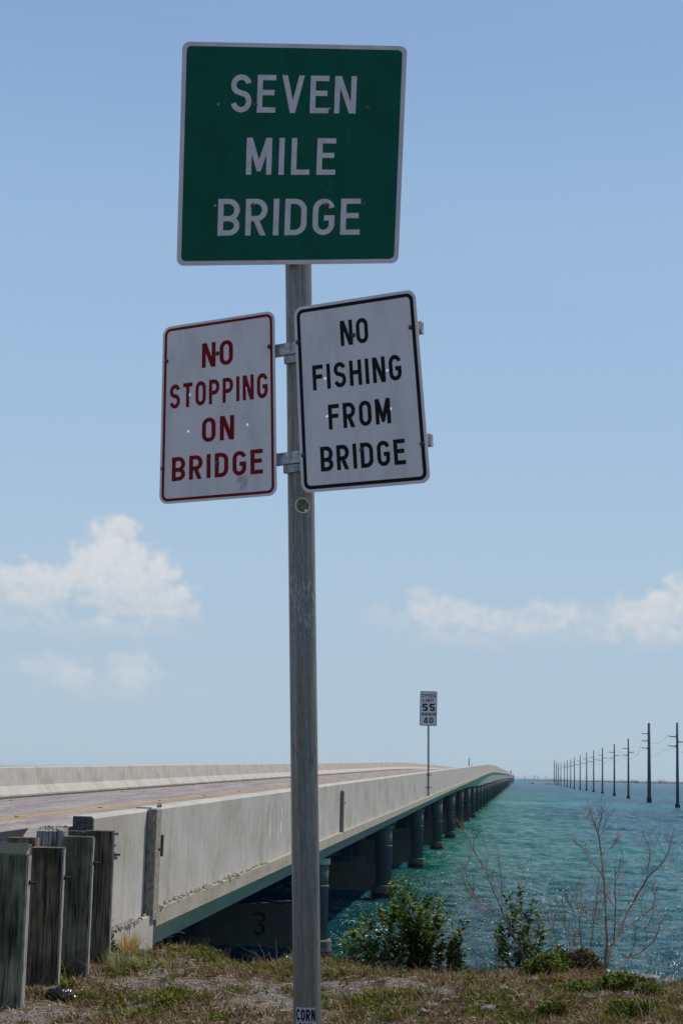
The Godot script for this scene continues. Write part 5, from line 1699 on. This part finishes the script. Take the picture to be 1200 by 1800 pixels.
	# very far line of poles left of the near row
	for i in 7:
		var t := thing("distant_pole", "tiny faint pole standing on the horizon between the bridge and the utility poles", "pole", Vector3(lerpf(346.0, 425.0, i / 6.0) + 4.0 * sin(i * 2.0), -0.5, -3150.0), 0.0, "faint poles on the horizon")
		var st := begin()
		tube(st, [Vector3.ZERO, Vector3(0, 10.5 + sin(i * 1.7), 0)], 0.38, 0.3, 6)
		part("pole", done(st), mats.pole_far, t)
		st = begin()
		tube(st, [Vector3(-1.6, 8.2, 0), Vector3(1.6, 8.2, 0)], 0.2, 0.2, 5)
		part("arm", done(st), mats.pole_far, t)
	# things seen over the far end of the bridge
	var d := 480.0
	var s := thing("distant_road_sign", "distant dark road sign seen edge-on above the left parapet near the bridge's crest", "sign", Vector3(-13.3 + M * d, table(PROFILE, d) - 0.8, -d), -TURN)
	var st := begin()
	tube(st, [Vector3(0, 0, 0), Vector3(0, 3.9, 0)], 0.09, 0.09, 6)
	part("pole", done(st), mats.pole_far, s)
	st = begin()
	box(st, Vector3(-0.10, 1.2, -0.9), Vector3(0.10, 3.9, 0.9))
	part("panel", done(st), mats.pole_far, s)
	st = begin()
	tube(st, [Vector3(0.85, 0, 0), Vector3(0.85, 2.2, 0)], 0.09, 0.09, 6)
	part("pole", done(st), mats.pole_far, s)
	d = 1200.0
	s = thing("channel_marker", "small far marker of two reddish piles and a dark panel by the bridge's far end", "marker", Vector3(121.9, 0, -d))
	st = begin()
	tube(st, [Vector3(0, -1, 0), Vector3(0, 7.6, 0)], 0.14, 0.14, 6)
	part("pile", done(st), plain_mat(lin(0.30, 0.12, 0.08), 0.9), s)
	st = begin()
	tube(st, [Vector3(1.9, -1, 0), Vector3(1.9, 6.6, 0)], 0.14, 0.14, 6)
	part("pile", done(st), plain_mat(lin(0.30, 0.12, 0.08), 0.9), s)
	st = begin()
	box(st, Vector3(-0.35, 7.2, -0.1), Vector3(0.35, 8.8, 0.1))
	part("panel", done(st), mats.pole_far, s)

# ---------------------------------------------------------------- plants on the bank
func bare(called: String, label: String, L: Array, twigs: int, seed_: int) -> void:
	# the limbs are laid out one by one; thin side twigs grow from them
	rng.seed = seed_
	var base: Vector3 = L[0][2][0]
	base.y = ground_y(base.x, -base.z)
	var t := thing(called, label, "shrub", base)
	var fine := begin(false)
	for e in L:
		var st := begin(false)
		var src: Array = e[2]
		# soften each limb through its points and let it wander a little
		var c := Curve3D.new()
		for i in src.size():
			var a: Vector3 = src[maxi(i - 1, 0)]
			var b: Vector3 = src[mini(i + 1, src.size() - 1)]
			var tang := (b - a) * 0.17
			c.add_point(src[i] - base, -tang, tang)
		var len := c.get_baked_length()
		var pts := []
		var steps := maxi(4, int(len / 0.05))
		for k in steps + 1:
			var wob := Vector3(rng.randf_range(-1, 1), rng.randf_range(-1, 1), rng.randf_range(-1, 1)) * 0.0035 * (1.0 if k > 0 else 0.0)
			pts.append(c.sample_baked(len * k / steps) + wob)
		if e == L[0]: pts.push_front(Vector3(pts[0].x, -0.06, pts[0].z))
		tube(st, pts, e[0] * 0.68, e[1] * 0.75, 7)
		part("branch", done(st), mats.bark, t)
		var n := int(twigs * len / 0.5)
		for k in n:
			var at := rng.randf_range(0.15, 1.0) * len
			var o := c.sample_baked(at)
			var ahead := (c.sample_baked(minf(at + 0.03, len)) - c.sample_baked(maxf(at - 0.03, 0.0))).normalized()
			var dir := (ahead * 0.8 + Vector3(rng.randf_range(-1, 1), rng.randf_range(-0.1, 1.0), rng.randf_range(-0.7, 0.7)) * 0.8).normalized()
			var l := rng.randf_range(0.04, 0.17)
			var p1 := o + dir * l * 0.5 + Vector3(0, 0.01, 0)
			var p2 := o + dir * l + Vector3(rng.randf_range(-0.02, 0.02), 0.025, 0)
			tube(fine, [o, p1, p2], 0.0016, 0.0007, 4, false)
			if rng.randf() < 0.5:
				tube(fine, [p1, p1 + (dir + Vector3(rng.randf_range(-1, 1), 0.6, rng.randf_range(-1, 1))).normalized() * l * 0.5], 0.0013, 0.0007, 4, false)
	var tw := part("twigs", done(fine), mats.bark, t)
	tw.set_meta("kind", "stuff")

func leafy(called: String, label: String, tips: Array, foot: Vector3, spread: float, leaves: int, size: float, seed_: int, dark := 0.0) -> void:
	rng.seed = seed_
	foot.y = ground_y(foot.x, -foot.z) - 0.03
	var t := thing(called, label, "shrub", foot)
	var st := begin(false)
	var xf := []
	var tint := []
	for tip in tips:
		var e: Vector3 = tip - foot
		var o := Vector3(rng.randf_range(-spread, spread) + e.x * 0.35, 0, rng.randf_range(-0.1, 0.1))
		var mid := o.lerp(e, 0.5) + Vector3(rng.randf_range(-0.04, 0.04), 0.0, rng.randf_range(-0.05, 0.05))
		var c := Curve3D.new()
		c.add_point(o, Vector3.ZERO, Vector3(0, e.y * 0.25, 0))
		c.add_point(mid, -(e - o) * 0.15, (e - o) * 0.15)
		c.add_point(e, Vector3(0, -e.y * 0.15, 0), Vector3.ZERO)
		var len := c.get_baked_length()
		var pts := []
		for k in 9: pts.append(c.sample_baked(len * k / 8.0))
		tube(st, pts, 0.006, 0.0022, 5)
		for k in leaves:
			var f := 1.0 - pow(rng.randf(), 1.25) * 0.72
			if f * len < 0.05: continue
			var p := c.sample_baked(len * f)
			var ahead := (c.sample_baked(minf(len, len * f + 0.03)) - c.sample_baked(len * f - 0.03)).normalized()
			# some leaves sit on short side shoots
			if rng.randf() < 0.55:
				p += Vector3(rng.randf_range(-1, 1), rng.randf_range(-0.4, 0.7), rng.randf_range(-1, 1)) * 0.038
			var an := rng.randf() * TAU
			var side := Vector3(cos(an), 0, sin(an))
			var dir := (ahead * rng.randf_range(0.25, 1.0) + side).normalized()
			var up := dir.cross(side.cross(Vector3.UP)).normalized()
			if up.length() < 0.1: up = Vector3.UP
			var b := Basis.looking_at(-dir, Vector3(rng.randf_range(-0.4, 0.4), 1, rng.randf_range(-0.4, 0.4)))
			xf.append(Transform3D(b.scaled_local(Vector3.ONE * size * rng.randf_range(0.65, 1.2)), p))
			var young := smooth(0.6, 0.95, f) * pow(rng.randf(), 1.1)
			var col := Color(0.052, 0.092, 0.011).lerp(Color(0.024, 0.042, 0.007), rng.randf())
			col = col.lerp(Color(0.17, 0.24, 0.014), young * (1.0 - dark))
			if rng.randf() < 0.05: col = Color(0.10, 0.055, 0.02)
			tint.append(col)
	part("stems", done(st), mats.bark, t)
	scatter("foliage", leaf_mesh(1.0, 0.52, 0.2), leaf_mat(0.55), xf, tint, t)

func make_plants() -> void:
	bare("bare_shrub", "bare leaning shrub with its main branch slanting up left, by the dark leafy bush", BARE_A, 15, 1)
	bare("bare_shrub", "tallest bare shrub with forked trunks at the right, over the water", BARE_B, 15, 2)
	bare("bare_shrub", "low thicket of thin bare stems between the dark leafy bush and the tall bare shrub", BARE_C, 18, 3)
	bare("bare_shrub", "thin bare twig reaching to the right at the water's edge", BARE_D, 6, 4)
	bare("bare_shrub", "low bare branch lying to the left below the dark leafy bush", BARE_E, 9, 5)
	bare("bare_shrub", "thin upright twigs by the grey rocks at the photo's right edge", BARE_F, 8, 6)
	leafy("leafy_shrub", "largest leafy green shrub with yellow-green shoots in front of the bridge piers", SHRUB_MAIN, Vector3(0.72, 0, -14.15), 0.16, 84, 0.060, 11)
	leafy("leafy_shrub", "sparse low leafy shrub at the left of the largest green shrub", SHRUB_LEFT, Vector3(0.36, 0, -14.15), 0.1, 52, 0.056, 12, 0.2)
	leafy("leafy_shrub", "slim dark leafy shrub at the right of the largest green shrub", SHRUB_SLIM, Vector3(0.95, 0, -14.05), 0.04, 55, 0.054, 13, 0.5)
	leafy("leafy_shrub", "upright dark leafy bush behind the leaning bare shrub", SHRUB_DARK, Vector3(1.53, 0, -14.1), 0.07, 62, 0.054, 14, 0.6)
	# low creeping plants
	var L := ["low green creeping plant at the foot of the leaning bare shrub", "mounded green creeping plant right under the dark leafy bush", "reddish green creeping plant before the thicket of bare stems", "yellow-green creeping plant left of the grey rocks at the right", "yellow-green creeping plant nearest the grey rocks", "green leafy weed at the bottom right corner of the bank", "small green weed in the dry grass at the right", "small weed between two yellow-green plants at the right", "small weed at the bottom edge right of the middle", "leafy weed at the foot of the second timber post", "leafy weed at the foot of the front timber post", "leggy green weed at the foot of the fourth timber post", "small weed between the second and third timber posts"]
	for i in CREEPERS.size():
		var p: Vector3 = CREEPERS[i]
		rng.seed = 200 + i
		var t := thing("creeping_plant", L[i], "plant", Vector3(p.x, ground_y(p.x, -p.y), p.y))
		var xf := []
		var tint := []
		var tall: float = 0.5 if i in [0, 1, 2] else 0.32
		if i == 11: tall = 1.0
		for k in int(240 * p.z / 0.25):
			var an := rng.randf() * TAU
			var rr := sqrt(rng.randf()) * p.z * 0.62
			var q := Vector3(cos(an) * rr, 0, sin(an) * rr * 1.1)
			var hh := tall * p.z * (1.0 - pow(rr / (p.z * 0.62), 2.0)) * rng.randf_range(0.2, 1.0)
			q.y = ground_y(p.x + q.x, -(p.y + q.z)) - t.position.y + hh
			xf.append(Transform3D(Basis(Vector3.UP, rng.randf() * TAU).rotated(Vector3.RIGHT, rng.randf_range(-0.5, 0.5)).scaled(Vector3.ONE * rng.randf_range(0.7, 1.2)), q))
			var c := Color(0.06, 0.095, 0.014).lerp(Color(0.13, 0.15, 0.02), rng.randf() * (hh / (tall * p.z) + 0.3))
			if i == 2 and rng.randf() < 0.6: c = Color(0.11, 0.065, 0.03)
			tint.append(c)
		scatter("foliage", creeping_mesh(60 + i), leaf_mat(0.5), xf, tint, t)
		var st := begin(false)
		for k in 9:
			var an := rng.randf() * TAU
			var l: float = p.z * tall * rng.randf_range(0.6, 1.4)
			tube(st, [Vector3(cos(an), 0, sin(an)) * 0.02, Vector3(cos(an) * l * 0.35, l * 0.8, sin(an) * l * 0.3), Vector3(cos(an) * l * 0.6, l, sin(an) * l * 0.5)], 0.003, 0.0012, 4, false)
		if i == 11:
			for e in [[-0.16, 0.40], [-0.03, 0.44], [-0.22, 0.36]]:
				tube(st, [Vector3(0.06, 0.0, 0.02), Vector3(e[0] * 0.5 + 0.03, e[1] * 0.5, 0.05), Vector3(e[0], e[1], 0.07)], 0.005, 0.003, 5)
		part("stems", done(st), mats.stick, t)
	# grass tufts one can tell apart
	var G := ["spiky green grass tuft in front of the concrete wing wall", "smaller green grass tuft at the right of the spiky one", "third green grass tuft at the right end of the tufts by the wing wall", "golden dry grass tuft against the concrete wing wall", "tuft of brown grass on the sand right of the wing wall"]
	for i in 5:
		var p: Vector3 = TUFTS[i]
		var t := thing("grass_tuft", G[i], "grass tuft", Vector3(p.x, ground_y(p.x, -p.y) - 0.01, p.y))
		var gold := i == 3
		var h: float = [0.17, 0.12, 0.14, 0.22, 0.08][i]
		var st := blade_clump(300 + i, 150 if not gold else 220, h, p.z * 0.45, 0.0028, 0.55)
		var c := lin(0.085, 0.105, 0.022) if not gold else lin(0.50, 0.25, 0.045)
		if i == 4: c = lin(0.16, 0.11, 0.05)
		var m := plain_mat(c, 0.6)
		m.backlight_enabled = true
		m.backlight = Color(0.6, 0.6, 0.4)
		part("blades", st, m, t)
		if gold:
			var b := blade_clump(320, 24, 0.30, 0.09, 0.0016, 0.3)
			part("stalks", b, mats.stick, t)

func make_debris() -> void:
	var R := ["pale rock low in the middle of the bank, beside a smaller one", "small flat pale rock at the bottom, left of the pale rock", "pale rock right of the middle among dry grass", "flat pale slab of rock low in the middle right", "small white rock under the creeping plant", "small white rock in the dry grass under the thicket", "tiny white rock at the foot of the largest green shrub", "grey rock low on the right beside a white stick", "small pale rock uphill of the pale rock", "small rock at the right of another uphill of the pale rock", "tiny pale rock below the mounded plant", "tiny rock right of the bare sand", "tiny rock right of the post on the grass", "tiny rock on the sand left of the post"]
	for i in ROCKS.size():
		var p: Vector3 = ROCKS[i]
		var s: float = p.z * 0.66
		var o := top("rock", blob(400 + i, Vector3(s, s * 0.62, s * 0.9), 0.34, 9), mats.stone, R[i], "rock", "pale rocks on the bank")
		o.position = Vector3(p.x, ground_y(p.x, -p.y) + s * 0.42, p.y)
		o.rotation.y = i * 1.3
	var big := [[2.43, -13.62, 0.12, 0.06, "rough grey limestone boulder leftmost at the water's edge on the right"], [2.60, -13.55, 0.10, 0.055, "rough grey limestone boulder in the middle at the water's edge on the right"], [2.78, -13.5, 0.13, 0.06, "rough grey limestone boulder cut off by the photo's right edge"]]
	for i in 3:
		var b: Array = big[i]
		var o := top("boulder", blob(440 + i, Vector3(b[2], b[3], b[2] * 0.8), 0.45, 16), mats.stone, b[4], "boulder", "grey boulders at the water's edge")
		o.position = Vector3(b[0], ground_y(b[0], -b[1]) - 0.01, b[1])
		o.rotation.y = i * 0.9
	var S := ["white dead stick lying beside the grey rock at the right", "pale stick in front of the largest green shrub", "pale stick on the grass just right of the post", "curved dead root on the bare sand left of the post", "short dead stick at the bottom right of the post", "short pale stick beside the flat slab", "dead stick in the dry grass right of the middle", "thin dead stick on the left of the bare sand", "dead stick near the right edge under the boulders", "thin dead stick uphill of the flat slab", "short pale stick at the left of the post near the bottom"]
	rng.seed = 66
	for i in STICKS.size():
		var p: Vector3 = STICKS[i]
		var an := rng.randf_range(-0.9, 0.9)
		var l: float = p.z * 0.62
		var st := begin(false)
		var pts := []
		for k in 6:
			var f := k / 5.0 * 2.0 - 1.0
			var x: float = p.x + cos(an) * f * l
			var z: float = p.y + sin(an) * f * l
			pts.append(Vector3(x - p.x, ground_y(x, -z) + 0.014 + rng.randf_range(0.0, 0.012) - ground_y(p.x, -p.y), z - p.y))
		tube(st, pts, 0.008 if i in [0, 3] else 0.0055, 0.003, 6)
		var o := top("stick", done(st), mats.stick, S[i], "stick", "dead sticks on the bank")
		o.position = Vector3(p.x, ground_y(p.x, -p.y), p.y)
	var st := begin(false)
	tube(st, [Vector3(-0.16, 0.02, 0), Vector3(0.0, 0.035, -0.02), Vector3(0.17, 0.03, 0.02)], 0.016, 0.012, 8)
	var lg := top("driftwood", done(st), mats.bark, "reddish brown piece of driftwood behind the tall bare shrub", "driftwood")
	lg.position = Vector3(2.36, ground_y(2.36, 13.75) + 0.0, -13.75)
	# crumpled black plastic
	var p: Vector3 = TRASH[0]
	var t := thing("plastic_scrap", "crumpled glossy black plastic scrap on the sand by the front timber post", "plastic", Vector3(p.x, ground_y(p.x, -p.y) + 0.02, p.y), -0.35)
	part("sheet", blob(500, Vector3(0.11, 0.045, 0.065), 0.34, 16), plain_mat(lin(0.012, 0.012, 0.014), 0.22), t)
	part("painted_highlight", blob(501, Vector3(0.022, 0.010, 0.018), 0.5, 9), plain_mat(lin(0.5, 0.5, 0.52), 0.35), t)  # white lump standing in for the highlight on the glossy plastic
	t.get_child(1).position = Vector3(0.085, 0.018, 0.012)

# ---------------------------------------------------------------- all of it
func _ready() -> void:
	# camera: 1.4 m above the bank, tilted up and a little off level
	var cam := Camera3D.new()
	cam.name = "camera"
	cam.position = Vector3(0, 3.4, 0)
	cam.fov = 33.3985
	cam.near = 0.1
	cam.far = 40000.0
	cam.rotation_degrees = Vector3(8.7348, 0, 1.3748)
	add_child(cam)
	var we := WorldEnvironment.new()
	we.name = "world"
	var e := Environment.new()
	e.background_mode = Environment.BG_SKY
	var sky := Sky.new()
	var pm := PanoramaSkyMaterial.new()
	pm.panorama = make_sky()
	sky.sky_material = pm
	e.sky = sky
	e.tonemap_mode = Environment.TONE_MAPPER_LINEAR
	e.tonemap_exposure = 1.0
	e.sdfgi_enabled = true
	e.ssao_enabled = true
	e.ssil_enabled = true
	e.fog_enabled = true
	e.fog_density = 0.00004
	e.fog_light_color = Color(0.94, 0.97, 1.0)
	we.environment = e
	add_child(we)
	var sun := DirectionalLight3D.new()
	sun.name = "sun"
	sun.light_energy = 1.3
	sun.light_color = Color(1.0, 0.965, 0.91)
	sun.light_angular_distance = 0.53
	sun.shadow_enabled = true
	var az := deg_to_rad(SUN_AZ)
	var el := deg_to_rad(SUN_EL)
	var to := Vector3(sin(az) * cos(el), sin(el), -cos(az) * cos(el))
	add_child(sun)
	sun.look_at_from_position(to * 10.0, Vector3.ZERO, Vector3.UP)
	make_materials()
	make_water()
	make_ground()
	make_bridge()
	make_posts()
	make_sign_post()
	make_speed_sign()
	make_utility()
	make_cover()
	make_plants()
	make_debris()
